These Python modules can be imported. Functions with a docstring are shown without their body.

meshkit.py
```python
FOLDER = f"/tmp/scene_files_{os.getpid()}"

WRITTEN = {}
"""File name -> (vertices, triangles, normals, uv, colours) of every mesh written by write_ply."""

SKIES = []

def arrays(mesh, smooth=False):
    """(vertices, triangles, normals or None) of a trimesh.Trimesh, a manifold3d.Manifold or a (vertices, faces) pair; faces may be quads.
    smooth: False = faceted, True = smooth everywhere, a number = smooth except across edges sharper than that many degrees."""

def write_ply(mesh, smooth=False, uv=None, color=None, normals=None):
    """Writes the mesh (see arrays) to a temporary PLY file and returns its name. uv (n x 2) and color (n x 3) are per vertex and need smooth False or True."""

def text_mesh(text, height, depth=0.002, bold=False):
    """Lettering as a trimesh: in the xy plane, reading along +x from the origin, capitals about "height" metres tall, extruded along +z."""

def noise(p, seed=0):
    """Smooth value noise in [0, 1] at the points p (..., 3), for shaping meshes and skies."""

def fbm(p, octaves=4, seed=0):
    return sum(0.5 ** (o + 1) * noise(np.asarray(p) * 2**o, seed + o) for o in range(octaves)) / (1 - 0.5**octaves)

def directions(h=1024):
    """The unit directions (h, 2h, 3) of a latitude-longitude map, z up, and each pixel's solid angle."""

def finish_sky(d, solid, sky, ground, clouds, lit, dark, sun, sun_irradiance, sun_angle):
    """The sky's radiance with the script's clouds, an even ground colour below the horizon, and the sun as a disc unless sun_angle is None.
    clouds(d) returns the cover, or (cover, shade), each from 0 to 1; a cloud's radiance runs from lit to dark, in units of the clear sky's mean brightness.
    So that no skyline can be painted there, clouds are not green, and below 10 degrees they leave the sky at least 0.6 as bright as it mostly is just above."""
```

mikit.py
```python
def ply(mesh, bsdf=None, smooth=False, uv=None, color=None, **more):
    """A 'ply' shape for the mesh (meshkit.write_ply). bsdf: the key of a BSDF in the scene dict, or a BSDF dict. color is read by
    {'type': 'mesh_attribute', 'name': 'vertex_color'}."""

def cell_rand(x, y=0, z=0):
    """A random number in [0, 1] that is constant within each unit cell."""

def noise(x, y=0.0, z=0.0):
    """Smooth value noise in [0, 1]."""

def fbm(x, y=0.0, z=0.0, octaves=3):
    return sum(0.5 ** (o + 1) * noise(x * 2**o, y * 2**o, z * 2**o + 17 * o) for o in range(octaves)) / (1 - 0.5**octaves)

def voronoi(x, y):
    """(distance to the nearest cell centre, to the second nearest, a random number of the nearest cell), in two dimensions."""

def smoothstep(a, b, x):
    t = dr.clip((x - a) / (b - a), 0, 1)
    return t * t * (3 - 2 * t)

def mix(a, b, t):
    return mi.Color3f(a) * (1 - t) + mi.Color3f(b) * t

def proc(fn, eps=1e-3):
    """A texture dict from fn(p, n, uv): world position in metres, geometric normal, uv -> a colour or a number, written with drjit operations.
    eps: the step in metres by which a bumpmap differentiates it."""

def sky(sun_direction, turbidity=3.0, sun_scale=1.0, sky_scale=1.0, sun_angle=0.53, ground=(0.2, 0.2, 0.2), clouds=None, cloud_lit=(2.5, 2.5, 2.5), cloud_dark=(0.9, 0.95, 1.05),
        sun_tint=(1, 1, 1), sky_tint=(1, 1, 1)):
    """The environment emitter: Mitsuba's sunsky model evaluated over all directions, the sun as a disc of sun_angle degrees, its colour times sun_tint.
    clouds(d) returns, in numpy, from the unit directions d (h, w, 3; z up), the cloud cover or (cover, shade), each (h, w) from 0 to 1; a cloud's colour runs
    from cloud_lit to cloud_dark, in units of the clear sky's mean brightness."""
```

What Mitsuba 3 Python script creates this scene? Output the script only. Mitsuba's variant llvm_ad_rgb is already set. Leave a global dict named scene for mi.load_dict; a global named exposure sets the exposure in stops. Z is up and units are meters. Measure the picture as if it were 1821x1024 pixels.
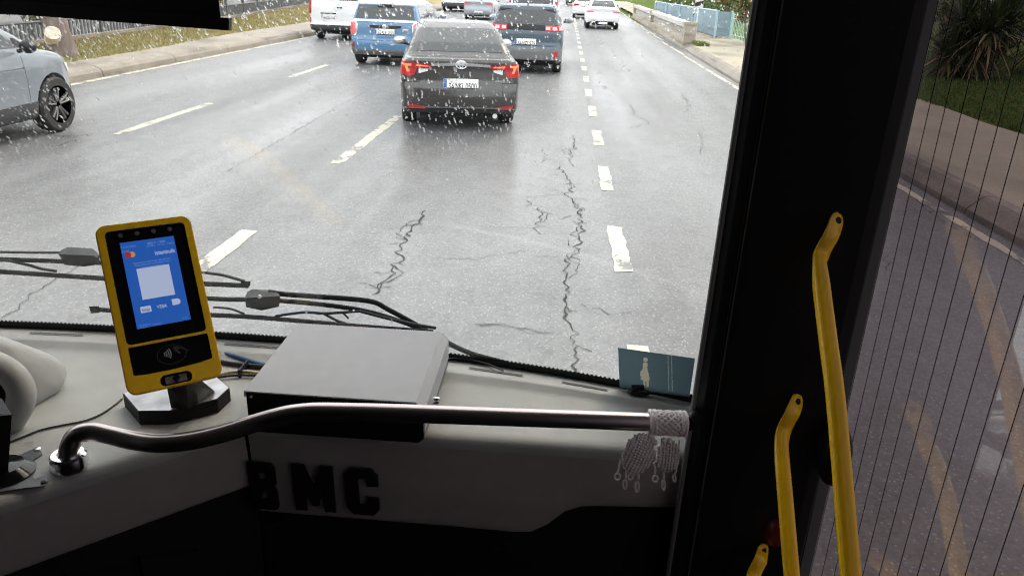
import math, random
import numpy as np
import trimesh
import mitsuba as mi
import drjit as dr
import mikit
from mikit import noise, fbm, voronoi, smoothstep, mix, cell_rand
from meshkit import text_mesh, fbm as nfbm, noise as nnoise
from manifold3d import Manifold, CrossSection, Mesh
from shapely.geometry import Polygon, Point, box as sbox
from shapely import affinity

T = mi.ScalarTransform4f
scene, labels = {}, {}

# ------------------------------------------------------------------ camera
EYE = np.array([0.0, 0.0, 2.05])           # a passenger's eye beside the front door
F, CX, CY = 1368.0, 910.5, 512.0           # focal length and centre, in photo pixels
_Y = np.array([(1010 - CX) / F, (-25 - CY) / F, 1.0]); _Y /= np.linalg.norm(_Y)
_t = -(_Y[0] + .058 * _Y[1]) / _Y[2]
_X = np.array([1, .058, _t]); _X /= np.linalg.norm(_X)
R = np.stack([_X, _Y, np.cross(_X, _Y)])   # world = R @ camera axes (right, down, ahead)
_m = np.eye(4)
_m[:3, 0], _m[:3, 1], _m[:3, 2], _m[:3, 3] = -R[:, 0], -R[:, 1], R[:, 2], EYE
scene['camera'] = {'type': 'perspective', 'fov': math.degrees(2 * math.atan(910.5 / F)), 'fov_axis': 'x',
                   'near_clip': 0.02, 'far_clip': 1500.0, 'to_world': T(_m)}

# ------------------------------------------------------------------ sky (overcast, rain) and exposure
scene['sky'] = mikit.sky([0.35, 0.55, 0.75], turbidity=4, sun_scale=0.12, sun_angle=24, sky_scale=1.0,
                         clouds=lambda d: (np.ones(d.shape[:2]), 0.25 * nfbm(d * 3.0, 3)), cloud_lit=(2.3, 2.32, 2.36),
                         cloud_dark=(1.3, 1.34, 1.4), ground=(.16, .16, .16))
exposure = 3.35
SCREEN = 0.055
# lit lamps and the screen: plain looks that give off light
GLOW = {'glow_orange': (3.2, .75, .25), 'glow_pink': (4.2, 1.6, 1.7), 'glow_screen_blue': (.016, .14, .64), 'glow_screen_white': (.62, .72, 1.0), 'glow_screen_text': (.25, .42, .9),
        'glow_screen_dark': (.05, .07, .16), 'glow_screen_red': (.55, .03, .05), 'glow_screen_orange': (.75, .40, .10)}


# ------------------------------------------------------------------ where things stand, measured along sight lines
def ray(px, py):
    return R @ np.array([(px - CX) / F, (py - CY) / F, 1.0])


def G(px, py, z=0.0):
    d = ray(px, py)
    return EYE + d * (z - EYE[2]) / d[2]


def AY(px, py, y):
    d = ray(px, py)
    return EYE + d * (y / d[1])


def AX(px, py, x):
    d = ray(px, py)
    return EYE + d * (x / d[0])


def AZ(px, py, zc):
    return EYE + ray(px, py) * zc


# ------------------------------------------------------------------ helpers
def numbered(key, have):
    if key not in have:
        return key
    i = 1
    while f'{key}_{i:03d}' in have:
        i += 1
    return f'{key}_{i:03d}'


def add(key, mesh, bsdf, smooth=False, **more):
    key = numbered(key, scene)
    if bsdf in GLOW:
        more['emitter'] = {'type': 'area', 'radiance': {'type': 'rgb', 'value': [SCREEN * v for v in GLOW[bsdf]]}}
        bsdf = 'lamp_glass'
    scene[key] = mikit.ply(mesh, bsdf, smooth, **more)
    return key


USED = set()


def thing(name, label, category, group=None, kind=None):
    key = numbered(name, USED)
    USED.add(key)
    labels[key] = {'label': label, 'category': category}
    if group:
        labels[key]['group'] = group
    if kind:
        labels[key]['kind'] = kind
    return key


def struct(name):
    labels[name] = {'kind': 'structure'}
    USED.add(name)
    return name


def sub(parent, name):
    """a part that has no mesh of its own, only pieces"""
    key = numbered(f'{parent}__{name}', USED)
    USED.add(key)
    return key


cat = trimesh.util.concatenate


def tm(v, f):
    return trimesh.Trimesh(np.asarray(v, float), np.asarray(f, int), process=False)


def to_tm(m):
    k = m.to_mesh()
    return trimesh.Trimesh(np.array(k.vert_properties[:, :3]), np.array(k.tri_verts), process=False)


def to_man(t):
    return Manifold(Mesh(np.asarray(t.vertices, np.float32), np.asarray(t.faces, np.uint32)))


def moved(mesh, M):
    m = mesh.copy()
    m.apply_transform(M)
    return m


def basis(o, u, v, w=None):
    M = np.eye(4)
    w = np.cross(u, v) if w is None else w
    M[:3, 0], M[:3, 1], M[:3, 2], M[:3, 3] = u, v, w, o
    return M


def bx(x0, x1, y0, y1, z0, z1, r=0.0):
    if r:
        s = [Manifold.sphere(r, 12).translate([x, y, z]) for x in (x0 + r, x1 - r) for y in (y0 + r, y1 - r) for z in (z0 + r, z1 - r)]
        return to_tm(Manifold.batch_hull(s))
    return trimesh.creation.box(bounds=[[x0, y0, z0], [x1, y1, z1]])


def hexa(p):
    """box from 8 corners: bottom ring of 4, then top ring of 4"""
    return to_tm(Manifold.hull_points(np.asarray(p, float)))


def prism(poly, axis, a, b):
    """poly extruded along an axis: 'x' takes (y, z), 'y' takes (x, z), 'z' takes (x, y)"""
    p = np.asarray(poly, float)
    if 0.5 * np.sum(p[:, 0] * np.roll(p[:, 1], -1) - p[:, 1] * np.roll(p[:, 0], -1)) < 0:
        p = p[::-1]
    m = Manifold.extrude(CrossSection([p]), b - a)
    M = {'x': [[0, 0, 1, a], [1, 0, 0, 0], [0, 1, 0, 0]], 'y': [[1, 0, 0, 0], [0, 0, -1, b], [0, 1, 0, 0]], 'z': [[1, 0, 0, 0], [0, 1, 0, 0], [0, 0, 1, a]]}[axis]
    return m.transform(np.array(M, float))


def spline(pts, n=8):
    p = np.asarray(pts, float)
    q = np.vstack([2 * p[0] - p[1], p, 2 * p[-1] - p[-2]])
    out = []
    for i in range(1, len(q) - 2):
        for t in np.arange(n) / n:
            a, b, c, d = q[i - 1], q[i], q[i + 1], q[i + 2]
            out.append(.5 * (2 * b + (c - a) * t + (2 * a - 5 * b + 4 * c - d) * t * t + (3 * b - a - 3 * c + d) * t ** 3))
    return np.array(out + [p[-1]])


def sweep(points, r, sides=12, up=(0, 0, 1.0), close=True, ridge=0.0):
    """a tube along points; r is one radius, one per point, or (n, 2) for ellipses (first radius across, second along 'up')"""
    p = np.asarray(points, float)
    n = len(p)
    r = np.asarray(r, float)
    r = np.broadcast_to(r if r.ndim == 2 else np.broadcast_to(r, (n,))[:, None], (n, 2))
    t = np.gradient(p, axis=0)
    t /= np.linalg.norm(t, axis=1, keepdims=True)
    b = np.array(up, float)
    A = []
    for k in range(n):
        a = np.cross(t[k], b)
        if np.linalg.norm(a) < 1e-6:
            a = np.cross(t[k], [1, .1, 0])
        a /= np.linalg.norm(a)
        b = np.cross(a, t[k])
        A.append((a, b))
    ang = np.arange(sides) * 2 * np.pi / sides
    r = r[:, :, None] * (1 + ridge * np.cos(4 * ang))[None, None, :]
    v = np.concatenate([p[k] + (r[k, 0] * np.cos(ang))[:, None] * A[k][0] + (r[k, 1] * np.sin(ang))[:, None] * A[k][1] for k in range(n)])
    i, j = np.meshgrid(np.arange(n - 1), np.arange(sides), indexing='ij')
    q = np.stack([i * sides + j, i * sides + (j + 1) % sides, (i + 1) * sides + (j + 1) % sides, (i + 1) * sides + j], -1).reshape(-1, 4)
    f = np.vstack([q[:, [0, 1, 2]], q[:, [0, 2, 3]]])
    if close:
        c0, c1 = len(v), len(v) + 1
        v = np.vstack([v, p[0], p[-1]])
        jj = np.arange(sides)
        f = np.vstack([f, np.stack([jj * 0 + c0, (jj + 1) % sides, jj], 1), np.stack([jj * 0 + c1, (n - 1) * sides + jj, (n - 1) * sides + (jj + 1) % sides], 1)])
    m = tm(v, f)
    if m.volume < 0:
        m.invert()
    return m


def lathe(profile, n=24, axis='z'):
    """profile of (radius, height), open or closed onto the axis"""
    m = trimesh.creation.revolve(np.asarray(profile, float), sections=n)
    if axis == 'x':
        m.apply_transform(trimesh.transformations.rotation_matrix(math.pi / 2, [0, 1, 0]))
    if axis == 'y':
        m.apply_transform(trimesh.transformations.rotation_matrix(-math.pi / 2, [1, 0, 0]))
    return m


def ball(c, r, sub_=2):
    m = trimesh.creation.icosphere(sub_)
    m.apply_scale(np.broadcast_to(r, 3))
    m.apply_translation(c)
    return m


def strip(a, b, upz=0.0):
    """a sheet between two polylines of equal length"""
    a, b = np.asarray(a, float), np.asarray(b, float)
    n = len(a)
    v = np.vstack([a, b])
    i = np.arange(n - 1)
    q = np.stack([i, i + 1, n + i + 1, n + i], 1)
    m = tm(v, np.vstack([q[:, [0, 1, 2]], q[:, [0, 2, 3]]]))
    if m.face_normals[:, 2].sum() < 0:
        m.invert()
    return m


def grid_sheet(X, Y, Z):
    n, m = X.shape
    v = np.stack([X, Y, Z], -1).reshape(-1, 3)
    i, j = np.meshgrid(np.arange(n - 1), np.arange(m - 1), indexing='ij')
    q = np.stack([i * m + j, (i + 1) * m + j, (i + 1) * m + j + 1, i * m + j + 1], -1).reshape(-1, 4)
    return tm(v, np.vstack([q[:, [0, 1, 2]], q[:, [0, 2, 3]]]))


def plate(poly, depth):
    """shapely polygon -> mesh extruded along +z"""
    gs = getattr(poly, 'geoms', [poly])
    return cat([trimesh.creation.extrude_polygon(g, depth, engine='earcut') for g in gs])


def rrect(w, h, r, cx=0.0, cy=0.0):
    return sbox(cx - w / 2 + r, cy - h / 2 + r, cx + w / 2 - r, cy + h / 2 - r).buffer(r, quad_segs=6)


def centred_text(s, h, depth=.0004, bold=False, width=None):
    m = text_mesh(s, h, depth, bold)
    b = m.bounds
    m.apply_translation([-(b[0, 0] + b[1, 0]) / 2, -(b[0, 1] + b[1, 1]) / 2, 0])
    if width:
        k = width / (b[1, 0] - b[0, 0])
        m.apply_scale([k, 1, 1])
    return m


# ------------------------------------------------------------------ materials
def paint(key, rgb, rough=.35, metal=0.0, coat=1.0):
    scene[key] = {'type': 'principled', 'base_color': {'type': 'rgb', 'value': list(rgb)}, 'roughness': rough, 'metallic': metal,
                  'clearcoat': coat, 'clearcoat_gloss': .95, 'specular': .9}
    return key


def plain(key, rgb, rough=.5, metal=0.0, spec=.5, two=False):
    d = {'type': 'principled', 'base_color': {'type': 'rgb', 'value': list(rgb)} if not isinstance(rgb, dict) else rgb, 'roughness': rough, 'metallic': metal, 'specular': spec}
    scene[key] = {'type': 'twosided', 'bsdf': d} if two else d
    return key


def rgb(r, g, b):
    return {'type': 'rgb', 'value': [r, g, b]}


def asphalt_col(p, n, uv):
    grit = noise(p.x * 95, p.y * 95, 3.0)
    coarse = noise(p.x * 38, p.y * 38, 9.0)
    wide = fbm(p.x * .8, p.y * .22, 1.0, 4)
    d1, d2, w = voronoi(p.x * 42, p.y * 42)
    chip = smoothstep(.30, .16, d1) * smoothstep(.72, .9, w)
    fine = noise(p.x * 7, p.y * 5, 5.0)
    c = .142 + .045 * (grit - .5) + .035 * (coarse - .5) + .08 * (wide - .5) + .025 * (fine - .5) + .05 * (fbm(p.x * 2.6, p.y * .07, 21.0, 3) - .5)
    return mix(mi.Color3f(c * .985, c * .995, c * 1.01), mi.Color3f(.42, .41, .39), chip * .45)


def asphalt_rough(p, n, uv):
    wide = fbm(p.x * 1.1, p.y * .16, 4.0, 4)
    grit = noise(p.x * 70, p.y * 70, 2.0)
    track = fbm(p.x * 2.3, p.y * .05, 11.0, 3)
    return dr.clip(.37 + .30 * (wide - .45) + .26 * (track - .5) + .16 * (grit - .5), .12, .75)


def asphalt_bump(p, n, uv):
    return noise(p.x * 60, p.y * 60, 1.0) + .8 * noise(p.x * 130, p.y * 130, 7.0) + 1.6 * noise(p.x * 14, p.y * 14, 4.0)


scene['asphalt'] = {'type': 'twosided', 'bsdf': {'type': 'bumpmap', 'arbitrary': mikit.proc(asphalt_bump, eps=.004), 'scale': .0007,
                    'bsdf': {'type': 'principled', 'base_color': mikit.proc(asphalt_col), 'roughness': mikit.proc(asphalt_rough), 'specular': .55}}}


def line_col(p, n, uv):
    w = fbm(p.x * 9, p.y * 5, 2.0, 4)
    g = noise(p.x * 60, p.y * 60, 1.0)
    return mix(mi.Color3f(.48, .45, .355), mi.Color3f(.15, .15, .145), smoothstep(.56, .72, w + .18 * (g - .5)))


scene['road_paint'] = {'type': 'twosided', 'bsdf': {'type': 'principled', 'base_color': mikit.proc(line_col), 'roughness': .45, 'specular': .5}}


def crack_col(p, n, uv):
    return mi.Color3f(.030 + .03 * noise(p.x * 80, p.y * 80, 1.0))


scene['crack_dirt'] = {'type': 'twosided', 'bsdf': {'type': 'principled', 'base_color': mikit.proc(crack_col), 'roughness': .9, 'specular': .15}}


def stone_tex(base, var, s, tint):
    def fn(p, n, uv):
        a = fbm(p.x * s, p.y * s, p.z * s, 4)
        b = noise(p.x * 45, p.y * 45, p.z * 45)
        st = fbm(p.x * .9, p.y * .5, p.z * 6 + 3, 3)
        c = base + var * (a - .5) + var * .5 * (b - .5) - var * .8 * smoothstep(.5, .75, st)
        return mi.Color3f(c * tint[0], c * tint[1], c * tint[2])
    return mikit.proc(fn)


plain('kerb_concrete', stone_tex(.235, .14, 2.2, (1.16, 1.0, .80)), .6, two=True)
plain('wet_kerb', stone_tex(.20, .12, 3.0, (1.16, 1.0, .80)), .5, two=True)
plain('pavement_sand', stone_tex(.30, .13, 1.7, (1.12, 1.0, .76)), .75, two=True)
plain('pale_stone', stone_tex(.56, .14, 4.0, (1.04, 1.0, .93)), .65)
plain('cast_stone', stone_tex(.36, .14, 4.0, (1.14, 1.0, .80)), .7)


def soil_col(p, n, uv):
    a = fbm(p.x * 1.3, p.y * 1.3, 1.0, 4)
    b = noise(p.x * 30, p.y * 30, 1.0)
    return mix(mi.Color3f(.22, .19, .08), mi.Color3f(.33, .27, .16), smoothstep(.35, .7, a + .3 * (b - .5)))


plain('median_soil', mikit.proc(soil_col), .9, spec=.1, two=True)


def lawn_col(p, n, uv):
    a = fbm(p.x * 1.7, p.y * 1.7, 1.0, 4)
    b = noise(p.x * 40, p.y * 40, 1.0)
    return mix(mi.Color3f(.045, .085, .018), mi.Color3f(.11, .13, .03), smoothstep(.35, .7, a + .3 * (b - .5)))


plain('lawn_ground', mikit.proc(lawn_col), .9, spec=.1, two=True)
for k, c in (('dry_blade', (.34, .29, .14)), ('olive_blade', (.20, .20, .07)), ('green_blade', (.075, .15, .03)), ('light_blade', (.13, .19, .05))):
    scene[k] = {'type': 'twosided', 'bsdf': {'type': 'principled', 'base_color': rgb(*c), 'roughness': .6, 'specular': .25}}
for k, c in (('yucca_leaf', (.055, .075, .028)), ('shrub_leaf', (.07, .12, .035)), ('pale_leaf', (.16, .21, .07)), ('rust_leaf', (.50, .13, .05)), ('dry_leaf', (.30, .22, .12)), ('dark_leaf', (.05, .08, .025))):
    scene[k] = {'type': 'twosided', 'bsdf': {'type': 'principled', 'base_color': rgb(*c), 'roughness': .5, 'specular': .35}}


def bark_col(p, n, uv):
    a = fbm(p.x * 9, p.y * 9, p.z * 2.5, 4)
    return mix(mi.Color3f(.10, .075, .06), mi.Color3f(.27, .22, .19), a)


plain('bark', mikit.proc(bark_col), .85, spec=.2)
plain('cut_wood', stone_tex(.62, .5, 9.0, (1.1, .96, .76)), .8)
plain('lamp_glass', (.05, .05, .05), .2)
plain('black_plastic', (.012, .012, .013), .45)
plain('rubber', (.016, .016, .016), .7, spec=.3)
plain('wet_tyre', (.035, .033, .031), .55, spec=.4)
plain('car_plastic', (.05, .05, .052), .55)
plain('grey_cladding', (.16, .165, .165), .55)
plain('rim_alloy', (.42, .42, .43), .3, metal=.8)
plain('chrome', (.86, .87, .88), .12, metal=1.0)
plain('plate_white', (.80, .80, .76), .35)
plain('plate_blue', (.02, .10, .45), .35)
plain('plate_ink', (.02, .02, .02), .4)
scene['car_glass'] = {'type': 'principled', 'base_color': rgb(.02, .024, .026), 'roughness': .06, 'specular': .75, 'clearcoat': 1.0, 'clearcoat_gloss': 1.0}
scene['lamp_red'] = {'type': 'principled', 'base_color': rgb(.45, .015, .02), 'roughness': .12, 'specular': .6, 'clearcoat': 1.0}
scene['lamp_pink'] = {'type': 'principled', 'base_color': rgb(.75, .16, .18), 'roughness': .15, 'specular': .6, 'clearcoat': 1.0}
scene['lamp_clear'] = {'type': 'principled', 'base_color': rgb(.7, .7, .7), 'roughness': .12, 'specular': .6, 'clearcoat': 1.0}
plain('blue_sheet', stone_tex(.42, .10, 1.2, (.60, .84, 1.0)), .45, two=True)
plain('sheet_frame', (.42, .60, .72), .45)
plain('white_metal', (.72, .73, .72), .4)
plain('sign_black', (.02, .02, .022), .5)
plain('railing_green', (.48, .66, .55), .45)
plain('fence_dark', (.10, .105, .11), .5)
plain('far_concrete', stone_tex(.38, .12, .8, (1.0, 1.0, .99)), .8, two=True)
# ------------------------------------------------------------------ the setting: ground, road, markings, kerbs
rng = np.random.default_rng(7)
struct('ground')
add('ground', grid_sheet(*np.meshgrid(np.linspace(-500, 500, 3), np.linspace(-500, 700, 3), indexing='ij'), np.full((3, 3), -.02)), 'lawn_ground')
struct('road')
add('road', grid_sheet(*np.meshgrid([-9.5, 4.6], [-20., 20, 60, 300], indexing='ij'), np.zeros((2, 4))), 'asphalt')


def ragged(x0, x1, y0, y1, seed, z=.004, rough=.018, step=.06, fade=True):
    """a worn painted strip, its edges uneven"""
    n = max(6, int((y1 - y0) / step))
    n = min(n, 160)
    t = np.linspace(0, 1, n)
    y = y0 + (y1 - y0) * t
    q = np.stack([np.full(n, seed * 3.1), y * 7, y * 0], -1)
    a = x0 + rough * (nfbm(q, 3, seed) - .5) * 2
    b = x1 + rough * (nfbm(q, 3, seed + 50) - .5) * 2
    r = np.random.default_rng(seed)
    e0, e1 = r.uniform(-.05, .05, 2)
    pa = np.stack([a, y, np.full(n, z)], -1)
    pb = np.stack([b, y, np.full(n, z)], -1)
    pa[0, 1] += e0; pb[-1, 1] += e1
    return strip(pa, pb)


seed = 1


def mark(x0, x1, y0, y1, **k):
    global seed
    seed += 1
    add('road__lane_marking', ragged(x0, x1, y0, y1, seed, **k), 'road_paint')


for k in range(-2, 9):                       # second dashed line from the left
    mark(-5.94, -5.80, 9.86 + 6.85 * k, 12.80 + 6.85 * k)
for a, b in ((-4.2, -.7), (2.5, 6.17), (8.81, 12.4), (15.3, 18.8), (22, 25.4), (28.6, 32), (35, 38.5), (41.6, 45), (48, 51.6)):
    mark(-2.68, -2.53, a, b)
for k in range(-3, 26):                      # short dashes of the bus lane
    y = 5.67 + 2.55 * k - .02 * max(k, 0)
    mark(.49, .63, y, y + (1.22 if k < 14 else 1.9), rough=.022)
y = -10.
r_ = np.random.default_rng(3)
while y < 120:                               # broken edge lines on both sides
    l = r_.uniform(4, 9)
    mark(-9.22, -9.06, y, y + l, rough=.03, step=.12)
    y += l + r_.choice([.12, .3, .7])
y = -10.
while y < 120:
    l = r_.uniform(3, 8)
    dx = max(0, (y - 24)) * .018
    mark(3.96 + dx, 4.07 + dx, y, y + l, rough=.028, step=.12)
    y += l + r_.choice([.1, .25, .9])


def crack(pix, w, seed, jit=.05, twin=False):
    """a jagged hairline crack as a thin dark sheet, following points on the road"""
    p = np.array([G(*q)[:2] for q in pix])
    if len(p) > 3:
        p[1:-1] = .2 * p[:-2] + .6 * p[1:-1] + .2 * p[2:]
    r = np.random.default_rng(seed)
    out = [p[0]]
    for a, b in zip(p[:-1], p[1:]):
        d = b - a
        L = np.linalg.norm(d)
        nrm = np.array([-d[1], d[0]]) / max(L, 1e-6)
        m = max(2, int(L / .042))
        off = 0
        for t in np.arange(1, m + 1) / m:
            off = .35 * off + r.normal(0, jit * .42)
            out.append(a + d * t + nrm * off * (1 if t < 1 else .3))
    out = np.array(out)

    def lay(out, w):
        tn = np.gradient(out, axis=0)
        tn /= np.linalg.norm(tn, axis=1, keepdims=True) + 1e-9
        nn = np.stack([-tn[:, 1], tn[:, 0]], 1)
        ww = w * (.45 + 1.0 * r.random(len(out)) ** 2)
        ww[0] = ww[-1] = .0008
        z = np.full((len(out), 1), .0055)
        add('road__crack', strip(np.hstack([out + nn * ww[:, None], z]), np.hstack([out - nn * ww[:, None], z])), 'crack_dirt')

    lay(out, w * .34)
    if w > .0125:                            # finer cracks that leave and rejoin the main one
        n = len(out)
        for _ in range(max(1, n // 22)):
            i = r.integers(0, max(1, n - 10)); k = min(n - 1, i + r.integers(6, 14))
            s = np.sin(np.linspace(0, np.pi, k - i + 1))[:, None] * r.choice([-1, 1]) * r.uniform(.03, .10)
            lay(out[i:k + 1] + np.c_[s, s * .3] + r.normal(0, .008, (k - i + 1, 2)), w * .2)
        for _ in range(max(2, n // 9)):
            i = r.integers(0, n); a = r.choice([0, np.pi]) + r.normal(0, .5)
            q = [out[i]]
            for _ in range(r.integers(3, 6)):
                a += r.normal(0, .5); q.append(q[-1] + np.array([math.cos(a), math.sin(a)]) * r.uniform(.02, .05))
            lay(np.array(q), w * .2)


def fromcrop(pts, s=1164 / 500, o=(630, 220)):
    return [(x / s + o[0], y / s + o[1]) for x, y in pts]


crack(fromcrop([(902, 48), (915, 75), (915, 100), (890, 125), (890, 150), (910, 180)]), .016, 1)
crack(fromcrop([(850, 175), (855, 205), (885, 215), (890, 240), (905, 260), (880, 290), (880, 305), (905, 320), (925, 355), (945, 375), (930, 420), (925, 470), (945, 500), (940, 520), (900, 545), (872, 570), (868, 600), (885, 635), (872, 690), (880, 740), (880, 790), (905, 850), (885, 880), (905, 905), (935, 915), (915, 960), (910, 1020), (905, 1075)]), .017, 2)
crack(fromcrop([(715, 310), (745, 302), (800, 297), (860, 292)]), .008, 3)
crack(fromcrop([(715, 312), (730, 330), (720, 345)]), .011, 4)
crack(fromcrop([(765, 345), (785, 375), (770, 400), (748, 430), (760, 450), (782, 460)]), .013, 5)
crack(fromcrop([(945, 372), (905, 383), (870, 388), (840, 395)]), .009, 6)
crack(fromcrop([(945, 515), (975, 525)]), .009, 7)
crack(fromcrop([(360, 555), (410, 556), (470, 560), (540, 556), (600, 546), (670, 538), (735, 522)]), .009, 8)
crack(fromcrop([(735, 550), (790, 550), (850, 548)]), .006, 9)
crack(fromcrop([(300, 360), (295, 385), (265, 400), (235, 430), (240, 470), (215, 490), (190, 515), (200, 550), (190, 575), (150, 610), (130, 650), (100, 680), (75, 710)]), .022, 10, jit=.07)
crack(fromcrop([(305, 395), (250, 400), (205, 425)]), .012, 11)
crack(fromcrop([(120, 660), (60, 680)]), .02, 12, jit=.08)
crack(fromcrop([(160, 700), (95, 715)]), .012, 13)
crack(fromcrop([(60, 430), (130, 432), (200, 426)]), .006, 14)
crack(fromcrop([(560, 425), (640, 428), (740, 434)]), .006, 15)
crack(fromcrop([(490, 830), (560, 830), (640, 845), (740, 855), (820, 862)]), .012, 16)
crack(fromcrop([(770, 105), (800, 130), (770, 165)]), .010, 17)
crack(fromcrop([(795, 215), (850, 208)]), .008, 18)
crack(fromcrop([(800, 275), (850, 280)]), .006, 30)
crack(fromcrop([(905, 250), (940, 250)]), .008, 31)
crack([(1120, 187), (1130, 198), (1123, 207), (1150, 212), (1165, 220), (1120, 228)], .014, 19)
crack([(1212, 168), (1222, 178), (1232, 192), (1218, 200)], .016, 20)
crack([(1060, 155), (1075, 153), (1072, 160)], .015, 21)
crack([(1150, 168), (1240, 166), (1310, 168)], .008, 32)
crack([(1240, 230), (1250, 250), (1245, 275)], .01, 33)
crack([(90, 240), (120, 244), (165, 240)], .018, 22)
crack([(60, 262), (110, 258), (150, 246)], .012, 23)
crack([(395, 310), (440, 285), (500, 248), (560, 212), (620, 180), (655, 160)], .010, 24, jit=.03)
crack([(0, 570), (40, 540), (90, 500), (180, 450)], .012, 25, jit=.03)
crack([(1590, 375), (1680, 378)], .012, 26)
crack([(1620, 350), (1680, 395), (1740, 430)], .010, 27)
crack([(1580, 345), (1590, 352), (1560, 420), (1575, 480)], .010, 28)
crack([(1030, 540), (1080, 560), (1150, 555)], .007, 34)
crack([(860, 575), (930, 590), (1000, 596)], .008, 35)
# right kerb, pavement and lawn
struct('right_kerb'); labels['right_kerb']['label'] = 'low brownish kerb along the right edge of the road'


def xr(y):                                   # how the right side widens towards the bridge
    return max(0.0, y - 20) * .016


def kerb_stone(holder, prof, y0, y1, fx, mat):
    ys = np.linspace(y0 + .008, y1 - .008, 4)
    P = np.array([[[px + fx(y), y, pz] for px, pz in prof] for y in ys])
    n, m = P.shape[:2]
    v = P.reshape(-1, 3)
    i, j = np.meshgrid(np.arange(n - 1), np.arange(m), indexing='ij')
    q = np.stack([i * m + j, i * m + (j + 1) % m, (i + 1) * m + (j + 1) % m, (i + 1) * m + j], -1).reshape(-1, 4)
    f = np.vstack([q[:, [0, 1, 2]], q[:, [0, 2, 3]]])
    e = np.arange(1, m - 1)
    f = np.vstack([f, np.stack([e * 0, e, e + 1], 1), np.stack([e * 0, e + 1, e], 1) + (n - 1) * m])
    t = tm(v, f)
    trimesh.repair.fix_normals(t)
    add(holder + '__stone', t, mat)


for k in range(-3, 31):
    kerb_stone('right_kerb', [(4.22, -.05), (4.24, .06), (4.36, .17), (4.40, .195), (4.52, .20), (4.52, -.05)], k * 2.0, k * 2.0 + 2, xr, 'wet_kerb')
struct('pavement')
ys = np.linspace(-10, 120, 40)
px_ = np.array([[4.525 + xr(y), y, .192] for y in ys]); qx_ = np.array([[7.15 + xr(y) + .12 * math.sin(y * 1.3) + .08 * math.sin(y * 3.1), y, .192] for y in ys])
add('pavement', strip(px_, qx_), 'pavement_sand')
struct('lawn')
add('lawn', strip(qx_ + [-.05, 0, -.012], qx_ + [60, 0, -.012]), 'lawn_ground')


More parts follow.
